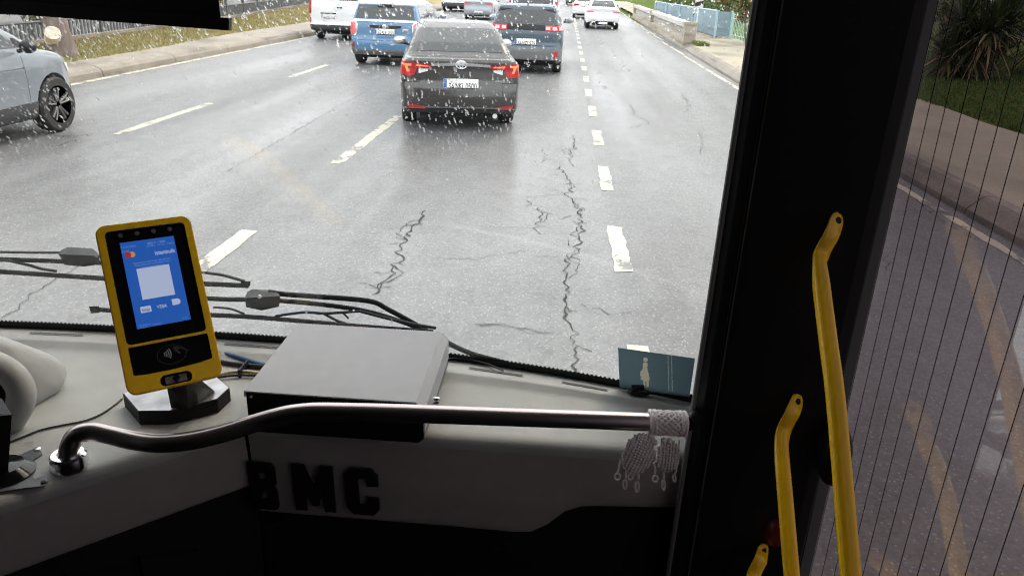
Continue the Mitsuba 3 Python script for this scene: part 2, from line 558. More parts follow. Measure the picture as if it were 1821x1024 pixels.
def blades(n, xy, h, mats, key, w=.012, z=.19):
    """grass blades as thin triangles, one mesh per tone; key is a thing of kind stuff"""
    for mi_, (mat, share) in enumerate(mats):
        m = int(n * share)
        p = xy(m)
        hh = h * rng.uniform(.5, 1.3, m)
        a = rng.uniform(0, 2 * np.pi, m)
        lean = rng.normal(0, .35, (m, 2)) * hh[:, None]
        d = np.stack([np.cos(a), np.sin(a)], 1) * w
        z0 = z(p) if callable(z) else np.full(m, z)
        v = np.empty((m, 3, 3))
        v[:, 0, :2], v[:, 0, 2] = p - d, z0
        v[:, 1, :2], v[:, 1, 2] = p + d, z0
        v[:, 2, :2], v[:, 2, 2] = p + lean, z0 + hh
        add(f'{key}__{mi_ + 1:03d}' if False else key + '__blades', tm(v.reshape(-1, 3), np.arange(m * 3).reshape(-1, 3)), mat)


thing('lawn_grass', 'short green grass of the lawn right of the pavement', 'grass', kind='stuff')
blades(60000, lambda m: np.stack([7.05 + 9 * rng.random(m) ** 1.3 + .12 * np.sin(rng.random(m)), rng.uniform(7, 32, m)], 1), .085, (('green_blade', .5), ('light_blade', .3), ('olive_blade', .2)), 'lawn_grass')
thing('kerb_weeds', 'tuft of green weeds where the stone balustrade meets the pavement', 'weeds', kind='stuff')
blades(900, lambda m: np.stack([4.75 + .45 * rng.random(m), 29.3 + 1.3 * rng.random(m)], 1), .13, (('olive_blade', .5), ('light_blade', .5)), 'kerb_weeds', w=.015)

# left median: kerb, dry grass, then the other carriageway
struct('left_kerb'); labels['left_kerb']['label'] = 'broad beige concrete kerb of the median on the left'
YK = [-10, 8, 14, 19, 24.4, 40, 120]
XK = [-9.85, -9.85, -9.85, -9.95, -10.45, -10.75, -10.9]


def xl(y):
    return float(np.interp(y, YK, XK))


for k in range(-4, 26):
    y0, y1 = k * 3.1, k * 3.1 + 3.1
    P = []
    for y in np.linspace(y0 + .012, y1 - .012, 4):
        x = xl(y)
        P.append([[-9.28, y, -.05], [-9.30, y, .11], [-9.36, y, .17], [-9.45, y, .20], [x, y, .27], [x, y, -.05]])
    P = np.array(P); n, m = P.shape[:2]
    i, j = np.meshgrid(np.arange(n - 1), np.arange(m), indexing='ij')
    q = np.stack([i * m + j, i * m + (j + 1) % m, (i + 1) * m + (j + 1) % m, (i + 1) * m + j], -1).reshape(-1, 4)
    e = np.arange(1, m - 1)
    f = np.vstack([q[:, [0, 1, 2]], q[:, [0, 2, 3]], np.stack([e * 0, e, e + 1], 1), np.stack([e * 0, e + 1, e], 1) + (n - 1) * m])
    t = tm(P.reshape(-1, 3), f); trimesh.repair.fix_normals(t)
    add('left_kerb__stone', t, 'kerb_concrete')
YF = [-10, 10, 16, 21.4, 30, 48, 75, 120]
XF = [-11.3, -11.4, -11.7, -12.1, -12.95, -15.6, -19.6, -26]


def xf(y):
    return float(np.interp(y, YF, XF))


struct('median')
ys = np.linspace(-10, 120, 60)
a_ = np.array([[xl(y) + .01, y, .262] for y in ys]); b_ = np.array([[xf(y) - .2, y, .40] for y in ys])
add('median', strip(a_, b_), 'median_soil')
thing('median_grass', 'patchy dry yellow green grass on the median strip', 'grass', kind='stuff')


def med_xy(m):
    y = 12 + 50 * rng.random(m) ** 1.6
    t = rng.random(m)
    x0 = np.interp(y, YK, XK); x1 = np.interp(y, YF, XF)
    return np.stack([x0 + (x1 - x0) * t, y], 1)


def med_z(p):
    x0 = np.interp(p[:, 1], YK, XK); x1 = np.interp(p[:, 1], YF, XF)
    return .25 + .14 * (p[:, 0] - x0) / (x1 - x0)


blades(52000, med_xy, .07, (('dry_blade', .72), ('olive_blade', .28)), 'median_grass', z=med_z)
struct('opposite_road')
ys = np.linspace(-10, 200, 30)
c_ = np.array([[xf(y) - .2, y, .36] for y in ys]); d_ = c_ - [26, 0, 0]
add('opposite_road', strip(c_, d_), 'asphalt')

thing('median_fence', 'low dark lattice fence with posts on a pale footing along the median', 'fence')
ys = np.arange(12, 80, 1.0)
foot = [bx(xf(y) - .12, xf(y) + .06, y, y + 1.0, .30, .50) for y in ys]
add('median_fence__footing', cat(foot), 'kerb_concrete')
bars = []
for y in np.arange(12, 80, .17):
    x = xf(y)
    bars.append(bx(x - .035, x - .005, y, y + .055, .5, .86))
b = add('median_fence__bars', cat(bars), 'fence_dark')
labels[b] = {'kind': 'stuff'}
pts = np.array([[xf(y) - .02, y, .87] for y in np.arange(12, 80.1, 2)])
add('median_fence__rail', sweep(pts, .03, 6), 'fence_dark')
add('median_fence__rail', sweep(pts + [0, 0, .75], .025, 6), 'fence_dark')
for y in np.arange(12.5, 80, 2.6):
    x = xf(y)
    M_ = np.eye(4)
    add('median_fence__post', bx(x - .06, x + .03, y - .045, y + .045, .45, 1.75), 'fence_dark')
thing('retaining_wall', 'long pale concrete wall beyond the median fence, far left', 'wall')
for k in range(0, 22):
    y = 4 + k * 5.0
    add('retaining_wall__panel', bx(-3 + xf(y) - 1.2, -3 + xf(y) - .9, y + .04, y + 4.96, .3, 3.1), 'far_concrete')
add('retaining_wall__coping', sweep(np.array([[-4.05 + xf(y), y, 3.18] for y in np.linspace(4, 114, 23)]), (np.full((23, 2), (.2, .08))), 8), 'far_concrete')


# ------------------------------------------------------------------ plants
def leaf_cloud(centres, radii, n, size, seed, long_=1.6):
    """leaf-sized rhombs scattered through blobs"""
    r = np.random.default_rng(seed)
    k = r.choice(len(centres), n, p=np.asarray(radii) ** 2 / np.sum(np.asarray(radii) ** 2))
    d = r.normal(size=(n, 3)); d /= np.linalg.norm(d, axis=1, keepdims=True)
    p = np.asarray(centres)[k] + d * (np.asarray(radii)[k] * r.random(n) ** .45)[:, None]
    u = r.normal(size=(n, 3)); u /= np.linalg.norm(u, axis=1, keepdims=True)
    w = np.cross(u, r.normal(size=(n, 3))); w /= np.linalg.norm(w, axis=1, keepdims=True)
    s = size * r.uniform(.6, 1.4, n)[:, None]
    v = np.stack([p - u * s * long_, p + w * s * .5, p + u * s * long_, p - w * s * .5], 1).reshape(-1, 3)
    b = np.arange(n)[:, None] * 4
    return tm(v, np.vstack([b + [0, 1, 2], b + [0, 2, 3]]))


def tree(name, label, x, y, h, rad, seed, z=.2, leaves=(('shrub_leaf', 2500), ('dark_leaf', 2500), ('pale_leaf', 700)), trunk=.14, crown_z=.62, lean=(0, 0), leaf=.07):
    t = thing(name, label, 'tree', 'trees beside the road')
    r = np.random.default_rng(seed)
    top = np.array([x + lean[0], y + lean[1], z + h * .55])
    pts = spline([[x, y, z - .1], [x + lean[0] * .3 + r.normal(0, .05), y + lean[1] * .3, z + h * .2], [x + lean[0] * .7, y + lean[1] * .7 + r.normal(0, .06), z + h * .4], top], 6)
    rad_ = np.linspace(trunk, trunk * .55, len(pts)); rad_[:3] *= [1.35, 1.18, 1.07]
    add(t + '__trunk', sweep(pts, rad_, 10), 'bark', 40)
    cs = []
    for k in range(9):
        a = k * 2.4 + r.uniform(-.4, .4)
        e = top + np.array([math.cos(a) * rad * r.uniform(.4, .85), math.sin(a) * rad * r.uniform(.4, .85), h * r.uniform(.05, .38)])
        mid = (top + e) / 2 + r.normal(0, .1, 3)
        s0 = pts[int(len(pts) * r.uniform(.65, .98))]
        add(t + '__limb', sweep(spline([s0, mid, e], 4), np.linspace(trunk * .4, .012, 9), 6), 'bark', 40)
        cs += [e, mid]
    cs += [top + [0, 0, h * .3]]
    rs = r.uniform(.28, .5, len(cs)) * rad
    for i, (m, n) in enumerate(leaves):
        add(t + '__crown', leaf_cloud(cs, rs, n, leaf, seed * 10 + i), m)
    return t


# flame leaved shrubs and a tree behind the railing, right
def shrub(name, label, x, y, w, h, seed, leaves, z=.18, leaf=.05):
    t = thing(name, label, 'shrub', 'shrubs beside the road')
    r = np.random.default_rng(seed)
    cs, rs = [], []
    for k in range(7):
        a = k * 2.4
        e = np.array([x + math.cos(a) * w * r.uniform(.2, .6), y + math.sin(a) * w * r.uniform(.2, .6), z + h * r.uniform(.35, .85)])
        add(t + '__stem', sweep(spline([[x, y, z - .05], [(x + e[0]) / 2, (y + e[1]) / 2, z + h * .3], e], 4), np.linspace(.022, .006, 9), 5), 'bark')
        cs.append(e); rs.append(w * r.uniform(.25, .45))
    for i, (m, n) in enumerate(leaves):
        add(t + '__foliage', leaf_cloud(cs, rs, n, leaf, seed * 7 + i), m)


shrub('flame_shrub', 'tall loose shrub with orange red leaf tips behind the green railing', 6.9, 31.3, .9, 2.5, 5, (('shrub_leaf', 900), ('pale_leaf', 500), ('rust_leaf', 320), ('dry_leaf', 150)))
shrub('flame_shrub', 'shrub with a few orange leaves beside the right end of the blue hoarding', 7.4, 36.5, 1.0, 2.2, 6, (('shrub_leaf', 900), ('pale_leaf', 900), ('rust_leaf', 260)))
shrub('hedge_shrub', 'pale green bush behind the blue hoarding, nearest its right end', 7.6, 40.5, 1.4, 1.5, 7, (('pale_leaf', 1500), ('shrub_leaf', 800)))
shrub('hedge_shrub', 'dark green bush behind the middle of the blue hoarding', 8.4, 49, 1.6, 1.9, 8, (('dark_leaf', 1800), ('shrub_leaf', 700)))
shrub('hedge_shrub', 'light green bush past the far end of the blue hoarding', 7.6, 58, 1.5, 1.5, 9, (('pale_leaf', 1500), ('shrub_leaf', 900)))
tree('street_tree', 'dense leafy tree overhanging the green railing beside the dark pillar', 8.2, 31.0, 6.2, 2.2, 11, trunk=.13)
tree('street_tree', 'bare trunked tree seen through the top corner of the door glass', *G(1668, 112, .2)[:2], 7.0, 2.2, 12, trunk=.2)
tree('street_tree', 'tree standing on the lawn behind the blue hoarding', 10.5, 52, 7, 2.5, 13)
gx = G(112, 96, .34)
t = tree('street_tree', 'brown leaning tree trunk with a pale sawn limb on the median', gx[0], gx[1], 6.5, 2.0, 14, z=.3, trunk=.26, lean=(-.9, .4), leaves=(('dry_leaf', 900), ('shrub_leaf', 900)))
add(t + '__cut_limb', sweep([[gx[0] - .10, gx[1] - .1, .62], [gx[0] + .05, gx[1] - .30, .78]], [.17, .15], 10), 'cut_wood', 40)
shrub('median_bush', 'olive green bush behind the silver car on the median', *G(55, 60, .4)[:2], .8, 1.3, 15, (('pale_leaf', 500), ('shrub_leaf', 500), ('dry_leaf', 400)), z=.35)
for k, (y, hh) in enumerate(((24, 1.3), (33, 1.6), (40, 1.4))):
    shrub('bare_bush', ('twiggy brown bush behind the median fence near the tree', 'twiggy brown bush behind the middle of the median fence', 'twiggy brown bush behind the median fence by the white van')[k], xf(y) - .9, y, .9, hh, 20 + k, (('dry_leaf', 500), ('olive_blade', 300)), z=.35)


def yucca(label, c, n, L, seed):
    t = thing('yucca_plant', label, 'plant', 'yuccas on the lawn')
    r = np.random.default_rng(seed)
    c = np.asarray(c, float)
    heads = [c + [r.normal(0, .45), r.normal(0, .35), r.uniform(.15, 1.3)] for _ in range(7)]
    for h_ in heads:
        add(t + '__stem', sweep([c + [0, 0, -.1], (c + h_) / 2 + r.normal(0, .03, 3), h_], [.11, .09, .07], 8), 'bark', 40)
    for mat, share in (('yucca_leaf', .5), ('dark_leaf', .32), ('pale_leaf', .06), ('dry_leaf', .12)):
        V, Fc = [], []
        for _ in range(int(n * share)):
            h_ = heads[r.integers(len(heads))]
            az = r.uniform(0, 2 * np.pi)
            el = r.uniform(-.5, 1.45) if mat != 'dry_leaf' else r.uniform(-1.1, .1)
            d = np.array([math.cos(az) * math.cos(el), math.sin(az) * math.cos(el), math.sin(el)])
            s = np.cross(d, [0, 0, 1]); s /= np.linalg.norm(s)
            l = L * r.uniform(.65, 1.15)
            w = .032 * r.uniform(.7, 1.2)
            droop = np.array([0, 0, -1.0]) * l * r.uniform(.05, .3)
            pts = [h_, h_ + d * l * .45, h_ + d * l * .8 + droop * .4, h_ + d * l + droop]
            b = len(V)
            V += [pts[0] - s * w * .6, pts[0] + s * w * .6, pts[1] - s * w, pts[1] + s * w, pts[2] - s * w * .6, pts[2] + s * w * .6, pts[3]]
            Fc += [[b, b + 1, b + 3], [b, b + 3, b + 2], [b + 2, b + 3, b + 5], [b + 2, b + 5, b + 4], [b + 4, b + 5, b + 6]]
        k_ = add(t + '__leaves', tm(V, Fc), mat)
        labels[k_] = {'kind': 'stuff'}


yb = G(1742, 142, .2)
yucca('big dark spiky yucca on the lawn, seen through the door glass', yb, 950, 1.25, 31)
yb2 = G(1850, 135, .2)
yucca('second dark yucca right of the first, mostly beyond the door glass edge', yb2, 600, 1.2, 32)
shrub('dark_hedge', 'dark shrubbery behind the yucca on the lawn', yb[0] + 1.6, yb[1] + 3.2, 2.0, 2.6, 33, (('dark_leaf', 2600), ('dry_leaf', 500), ('shrub_leaf', 800)), leaf=.06)
g_ = G(1640, 118, .2)
t = thing('marker_post', 'short pale post on the lawn at the front edge of the door glass', 'post')
add(t + '__shaft', sweep([[g_[0], g_[1], .15], [g_[0], g_[1], 1.1]], .07, 10), 'white_metal', 40)
add(t + '__cap', lathe([(0, 1.10), (.085, 1.10), (.085, 1.14), (0, 1.17)], 12).apply_translation([g_[0], g_[1], 0]), 'white_metal', 40)

# ------------------------------------------------------------------ stone balustrade, blue hoarding, railing, sign
t = thing('stone_balustrade', 'beige stone balustrade with balusters along the bridge on the right', 'balustrade')
BA, BB = np.array([4.66, 30.7]), np.array([5.12, 60.5])


def bal(y):
    return BA[0] + (BB[0] - BA[0]) * (y - BA[1]) / (BB[1] - BA[1])


LB = 30.0
M_ = lambda y0: T(basis([bal(y0), y0, 0], [1, 0, 0], [0, 1, 0]))
for k in range(10):
    y0 = 31.05 + k * 2.95
    x0 = bal(y0 + 1.5)
    add(t + '__plinth', bx(x0 - .22, x0 + .2, y0 + .006, y0 + 2.944, -.02, .33), 'cast_stone')
    add(t + '__coping', bx(x0 - .19, x0 + .19, y0 + .004, y0 + 2.946, .74, .90), 'pale_stone')
bm = mikit.ply(lathe([(0, 0), (.07, 0), (.05, .05), (.085, .16), (.07, .24), (.04, .31), (.06, .38), (.07, .41), (0, .41)], 10), 'pale_stone', 50)
for y in np.arange(31.3, 60.3, .52):
    scene[numbered(t + '__baluster', scene)] = {**bm, 'to_world': T().translate([bal(y), y, .33])}
for y in (30.85, 45.7, 60.6):
    add(t + '__pier', cat([bx(bal(y) - .22, bal(y) + .22, y - .19, y + .19, -.02, .86), bx(bal(y) - .26, bal(y) + .26, y - .23, y + .23, .86, .95)]), 'cast_stone')

t = thing('blue_hoarding', 'pale blue sheet metal hoarding behind the stone balustrade', 'hoarding')
HA, HB = np.array([6.42, 35.0]), np.array([5.82, 54.0])
hd = (HB - HA) / np.linalg.norm(HB - HA); hn = np.array([-hd[1], hd[0]])
HL = np.linalg.norm(HB - HA)
for k in range(12):
    s0, s1 = HL * k / 12 + .012, HL * (k + 1) / 12 - .012
    n_ = 25
    s = np.linspace(s0, s1, n_)
    off = .022 * (np.sin(np.linspace(0, 8 * np.pi, n_)))
    bot = np.array([[*(HA + hd * a + hn * o), .26] for a, o in zip(s, off)]); top = bot + [0, 0, 1.0]
    v = np.vstack([bot, top, bot + [hn[0] * .01, hn[1] * .01, 0]])
    i = np.arange(n_ - 1)
    q = np.stack([i, i + 1, n_ + i + 1, n_ + i], 1)
    add(t + '__panel', tm(np.vstack([bot, top]), np.vstack([q[:, [0, 1, 2]], q[:, [0, 2, 3]]])), 'blue_sheet', True)
rail3 = lambda z: np.array([[*(HA + hd * a), z] for a in np.linspace(-.05, HL, 8)])
add(t + '__rail', sweep(rail3(1.28), .035, 6), 'sheet_frame', 40)
add(t + '__rail', sweep(rail3(.25), .03, 6), 'fence_dark', 40)
for k in range(0, 13, 3):
    p = HA + hd * (HL * k / 12) + hn * .05
    add(t + '__post', bx(p[0] - .04, p[0] + .04, p[1] - .04, p[1] + .04, .1, 1.32), 'sheet_frame')
# the end panel that turns away from the road
ea, eb = HA, HA + np.array([.62, .25])
add(t + '__end_panel', strip(np.array([[*ea, .26], [*eb, .26]]), np.array([[*ea, 1.26], [*eb, 1.26]])), 'blue_sheet')
add(t + '__post', bx(eb[0] - .04, eb[0] + .04, eb[1] - .04, eb[1] + .04, .1, 1.3), 'sheet_frame')

t = thing('green_railing', 'pale green upright bar railing between the blue hoarding and the dark pillar', 'railing')
ra, rb = np.array([7.05, 35.0]), np.array([8.3, 27.5])
n_ = 44
pk = mikit.ply(cat([sweep([[0, 0, .18], [0, 0, 1.12]], .016, 6), lathe([(0, 1.12), (.03, 1.15), (0, 1.22)], 6)]), 'railing_green', 40)
for k in range(n_ + 1):
    p = ra + (rb - ra) * k / n_
    scene[numbered(t + '__picket', scene)] = {**pk, 'to_world': T().translate([p[0], p[1], 0])}
for z in (.34, 1.0):
    add(t + '__rail', sweep(np.array([[*(ra + (rb - ra) * s), z] for s in (0, .5, 1)]), .022, 6), 'railing_green', 40)
for k in (0, 15, 30, 44):
    p = ra + (rb - ra) * k / n_
    add(t + '__post', bx(p[0] - .035, p[0] + .035, p[1] - .035, p[1] + .035, .1, 1.25), 'railing_green')

sx, sy = 5.32, 33.5
t = thing('hazard_sign', 'black and white striped hazard marker on a white post before the blue hoarding', 'sign')
add(t + '__post', sweep([[sx, sy + .03, .1], [sx, sy + .03, 2.3]], .03, 8), 'white_metal', 40)
add(t + '__board', bx(sx - .17, sx + .17, sy - .012, sy, 1.40, 2.28), 'white_metal')
board = sbox(-.165, 1.405, .165, 2.275)
for z in (1.52, 1.88, 2.24):
    band = Polygon([(-.3, z - .13), (.3, z + .05), (.3, z + .21), (-.3, z + .03)]).intersection(board)
    add(t + '__stripe', moved(plate(band, .003), basis([sx, sy - .0125, 0], [1, 0, 0], [0, 0, 1], [0, -1, 0])), 'sign_black')
for z in (1.6, 2.1):
    add(t + '__clamp', bx(sx - .05, sx + .05, sy + .003, sy + .065, z, z + .05), 'white_metal')
# ------------------------------------------------------------------ cars: three outlines softly intersected, then cut
def sdf_poly(poly, A, B):
    p = np.asarray(poly, float)
    d = np.full(A.shape, 1e9)
    s = np.ones(A.shape)
    q = np.roll(p, 1, 0)
    for (ax, ay), (bx_, by_) in zip(p, q):
        ex, ey = bx_ - ax, by_ - ay
        wx, wy = A - ax, B - ay
        h = np.clip((wx * ex + wy * ey) / (ex * ex + ey * ey + 1e-12), 0, 1)
        d = np.minimum(d, (wx - ex * h) ** 2 + (wy - ey * h) ** 2)
        c1, c2, c3 = B >= ay, B < by_, ex * wy > ey * wx
        s = np.where((c1 & c2 & c3) | (~c1 & ~c2 & ~c3), -s, s)
    return s * np.sqrt(d)


def smax(a, b, k):
    h = np.maximum(k - np.abs(a - b), 0) / k
    return np.maximum(a, b) + h * h * k * .25


def smin(a, b, k):
    return -smax(-a, -b, k)


def surface_nets(f, origin, h):
    n = np.array(f.shape)
    inside = f < 0
    off = [(a, b, c) for a in (0, 1) for b in (0, 1) for c in (0, 1)]
    sl = lambda a, m: slice(a, m - 1 + a)
    cnt = sum(inside[sl(a, n[0]), sl(b, n[1]), sl(c, n[2])].astype(int) for a, b, c in off)
    act = (cnt > 0) & (cnt < 8)
    idx = np.full(act.shape, -1)
    cells = np.argwhere(act)
    idx[act] = np.arange(len(cells))
    P, N = np.zeros((len(cells), 3)), np.zeros(len(cells))
    val = {o: f[cells[:, 0] + o[0], cells[:, 1] + o[1], cells[:, 2] + o[2]] for o in off}
    for o in off:
        for ax in range(3):
            if o[ax] == 0:
                o2 = tuple(1 if i == ax else o[i] for i in range(3))
                a, b = val[o], val[o2]
                cr = (a < 0) != (b < 0)
                t = np.where(cr, a / np.where(cr, a - b, 1), 0)
                q = np.tile(np.array(o, float), (len(cells), 1)); q[:, ax] += t
                P[cr] += q[cr]; N[cr] += 1
    V = (cells + P / N[:, None]) * h + origin
    F_ = []
    for ax in range(3):
        u, w = (ax + 1) % 3, (ax + 2) % 3
        s0 = [slice(None)] * 3; s1 = [slice(None)] * 3
        s0[ax] = slice(0, -1); s1[ax] = slice(1, None)
        cr = inside[tuple(s0)] != inside[tuple(s1)]
        e = np.argwhere(cr)
        e = e[(e[:, u] > 0) & (e[:, w] > 0) & (e[:, u] < n[u] - 1) & (e[:, w] < n[w] - 1)]
        flip = inside[tuple(s0)][e[:, 0], e[:, 1], e[:, 2]]
        c = []
        for du, dw in ((-1, -1), (0, -1), (0, 0), (-1, 0)):
            k = e.copy(); k[:, u] += du; k[:, w] += dw
            c.append(idx[k[:, 0], k[:, 1], k[:, 2]])
        q = np.stack(c, 1)
        q = np.where(flip[:, None], q, q[:, ::-1])
        F_.append(q)
    q = np.vstack(F_)
    return tm(V, np.vstack([q[:, [0, 1, 2]], q[:, [0, 2, 3]]]))


def mirror(half):
    return [(x, z) for x, z in half] + [(-x, z) for x, z in half[::-1]]


def mirror_plan(half):
    return [(x, y) for x, y in half] + [(-x, y) for x, y in half[::-1]]


class Car:
    """a car in its own frame: rear bumper at y = 0, ahead is +y, ground at z = 0"""

    def __init__(c, key, x, y, h, side, front, plan, gside, gfront, k=.10, kg=.10, arch=.35, wheels=(.9, 3.5), tread=.78, wheel_r=.32, yaw=0.0):
        c.key, c.M = key, T().translate([x, y, 0]).rotate([0, 0, 1], yaw)
        side, gside = np.array(side), np.array(gside)
        W = max(p[0] for p in front); L = side[:, 0].max(); H = max(gside[:, 1].max(), side[:, 1].max())
        c.W, c.L, c.H = W, L, H
        xs = np.arange(-W - 3 * h, W + 3 * h, h); ys = np.arange(side[:, 0].min() - 3 * h, L + 3 * h, h); zs = np.arange(.1, H + 3 * h, h)
        f = smax(smax(sdf_poly(side, *np.meshgrid(ys, zs, indexing='ij'))[None], sdf_poly(mirror_plan(plan), *np.meshgrid(xs, ys, indexing='ij'))[:, :, None], k),
                 sdf_poly(mirror(front), *np.meshgrid(xs, zs, indexing='ij'))[:, None, :], k)
        g = smax(sdf_poly(gside, *np.meshgrid(ys, zs, indexing='ij'))[None], sdf_poly(mirror(gfront), *np.meshgrid(xs, zs, indexing='ij'))[:, None, :], kg)
        f = smin(f, g, .05)
        m = surface_nets(f, np.array([xs[0], ys[0], zs[0]]), h)
        if m.volume < 0:
            m.invert()
        c.raw = m
        c.man = to_man(m)
        c.nrm = m.vertex_normals
        c.wheels, c.tread, c.wr = wheels, tread, wheel_r
        c.cut = Manifold()
        for wy in wheels:
            cyl = Manifold.cylinder(3, arch, arch, 40).translate([0, 0, -1.5]).rotate([0, 90, 0]).translate([0, wy, wheel_r])
            c.cut = c.cut + (cyl - Manifold.cube([2 * (tread - .24), 2, 2]).translate([-(tread - .24), wy - 1, -.5]))

    def put(c, name, mesh, bsdf, smooth=40, label=None):
        k = add(f'{c.key}__{name}', mesh, bsdf, smooth, to_world=c.M)
        if label:
            labels[k] = {'label': label}
        return k

    def shell(c, d):
        return to_man(tm(c.raw.vertices + c.nrm * d, c.raw.faces))

    def patch(c, d, region):
        """the skin, raised by d, inside a region, as its own thin piece"""
        m = c.shell(d) ^ region
        m = m - c.shell(d - .035) if d < .02 else m
        return to_tm(m)

    def body(c, bsdf, grooves=None):
        m = c.man - c.cut
        if grooves is not None:
            m = m - (grooves - c.shell(-.02))
        c.put('body', to_tm(m), bsdf, 35)
        inner = Manifold.cube([2 * (c.tread - .27), c.L * .86, .12]).translate([-(c.tread - .27), c.L * .06, .19])
        c.put('underbody', to_tm(inner), 'rubber', False)

    def skin(c, name, bsdf, region, d=.004, minus_arch=False, label=None):
        m = c.shell(d) ^ region
        m = m - c.shell(-.03)
        if minus_arch:
            m = m - c.cut
        if m.is_empty():
            return None
        return c.put(name, to_tm(m), bsdf, 35, label)

    def wheel(c, spokes=5, alloy='rim_alloy', width=.215, only=None):
        r = c.wr
        rim_r = r * .68
        prof = [(rim_r, -width / 2), (r * .93, -width / 2), (r * .985, -width * .38), (r, -width * .25), (r, width * .25), (r * .985, width * .38), (r * .93, width / 2), (rim_r, width / 2), (rim_r * .97, 0), (rim_r, -width / 2)]
        tyre = lathe(prof, 40, 'x')
        for sgn in (-1, 1):
            for i, wy in enumerate(c.wheels):
                w = sub(c.key, 'wheel')
                P = [sgn * (c.tread - width / 2), wy, r]
                add(w + '__tyre', moved(tyre, trimesh.transformations.translation_matrix(P)), 'wet_tyre', 35, to_world=c.M)
                x1 = width / 2
                rim = [lathe([(rim_r * .86, x1 * .2), (rim_r * .90, x1 * .85), (rim_r, x1 * .98), (rim_r, -x1 * .9), (rim_r * .93, -x1 * .9), (rim_r * .93, x1 * .2), (rim_r * .86, x1 * .2)], 40, 'x'),
                       lathe([(0, x1 * .8), (rim_r * .2, x1 * .78), (rim_r * .24, x1 * .5), (0, x1 * .3)], 20, 'x')]
                for s in range(spokes):
                    a = 2 * math.pi * s / spokes + .3
                    for da in (-.17, .17):
                        p0 = np.array([x1 * .6, math.cos(a + da * 1.2) * rim_r * .18, math.sin(a + da * 1.2) * rim_r * .18])
                        p1 = np.array([x1 * .72, math.cos(a + da) * rim_r * .9, math.sin(a + da) * rim_r * .9])
                        rim.append(sweep([p0, (p0 + p1) / 2 + [x1 * .08, 0, 0], p1], [(.020, .03), (.018, .026), (.022, .03)], 8, up=(1, 0, 0)))
                rim = cat(rim)
                rim.vertices[:, 0] *= sgn
                if sgn < 0:
                    rim.invert()
                add(w + '__rim', moved(rim, trimesh.transformations.translation_matrix(P)), alloy, 35, to_world=c.M)
                add(w + '__brake_disc', moved(lathe([(0, -.02), (rim_r * .82, -.02), (rim_r * .82, .0), (0, .0)], 24, 'x'), trimesh.transformations.translation_matrix(P)), 'fence_dark', 35, to_world=c.M)

    def plate(c, x, z, y, text, w=.52, h=.115, tilt=8):
        k = sub(c.key, 'number_plate')
        M = basis([x, y, z], [1, 0, 0], [0, math.sin(math.radians(tilt)), math.cos(math.radians(tilt))])
        add(k + '__board', moved(plate(rrect(w, h, .012), .006), M), 'plate_white', False, to_world=c.M)
        M2 = M.copy(); M2[:3, 3] += M[:3, 2] * .006
        add(k + '__band', moved(plate(rrect(.045, h - .006, .005, cx=-w / 2 + .026), .001), M2), 'plate_blue', False, to_world=c.M)
        if text:
            tx = centred_text(text, .078, .0015, True, width=w - .10)
            tx.apply_translation([.024, -.039, 0])
            add(k + '__lettering', moved(tx, M2), 'plate_ink', False, to_world=c.M)

    def mirrors(c, y, z, x, bsdf, r=(.10, .06, .075), glass=True):
        for s in (-1, 1):
            m = sub(c.key, 'mirror')
            add(m + '__housing', ball([s * (x + .09), y, z], r, 2), bsdf, True, to_world=c.M)
            add(m + '__stalk', sweep([[s * (x - .06), y + .02, z - .06], [s * (x + .03), y + .01, z - .04]], .025, 8), 'black_plastic', 40, to_world=c.M)
            if glass:
                g = ball([s * (x + .09), y - .035, z], (r[0] * .82, .03, r[2] * .8), 2)
                add(m + '__glass', g, 'chrome', True, to_world=c.M)


def R_(poly, axis, a, b):
    return prism(poly, axis, a, b)


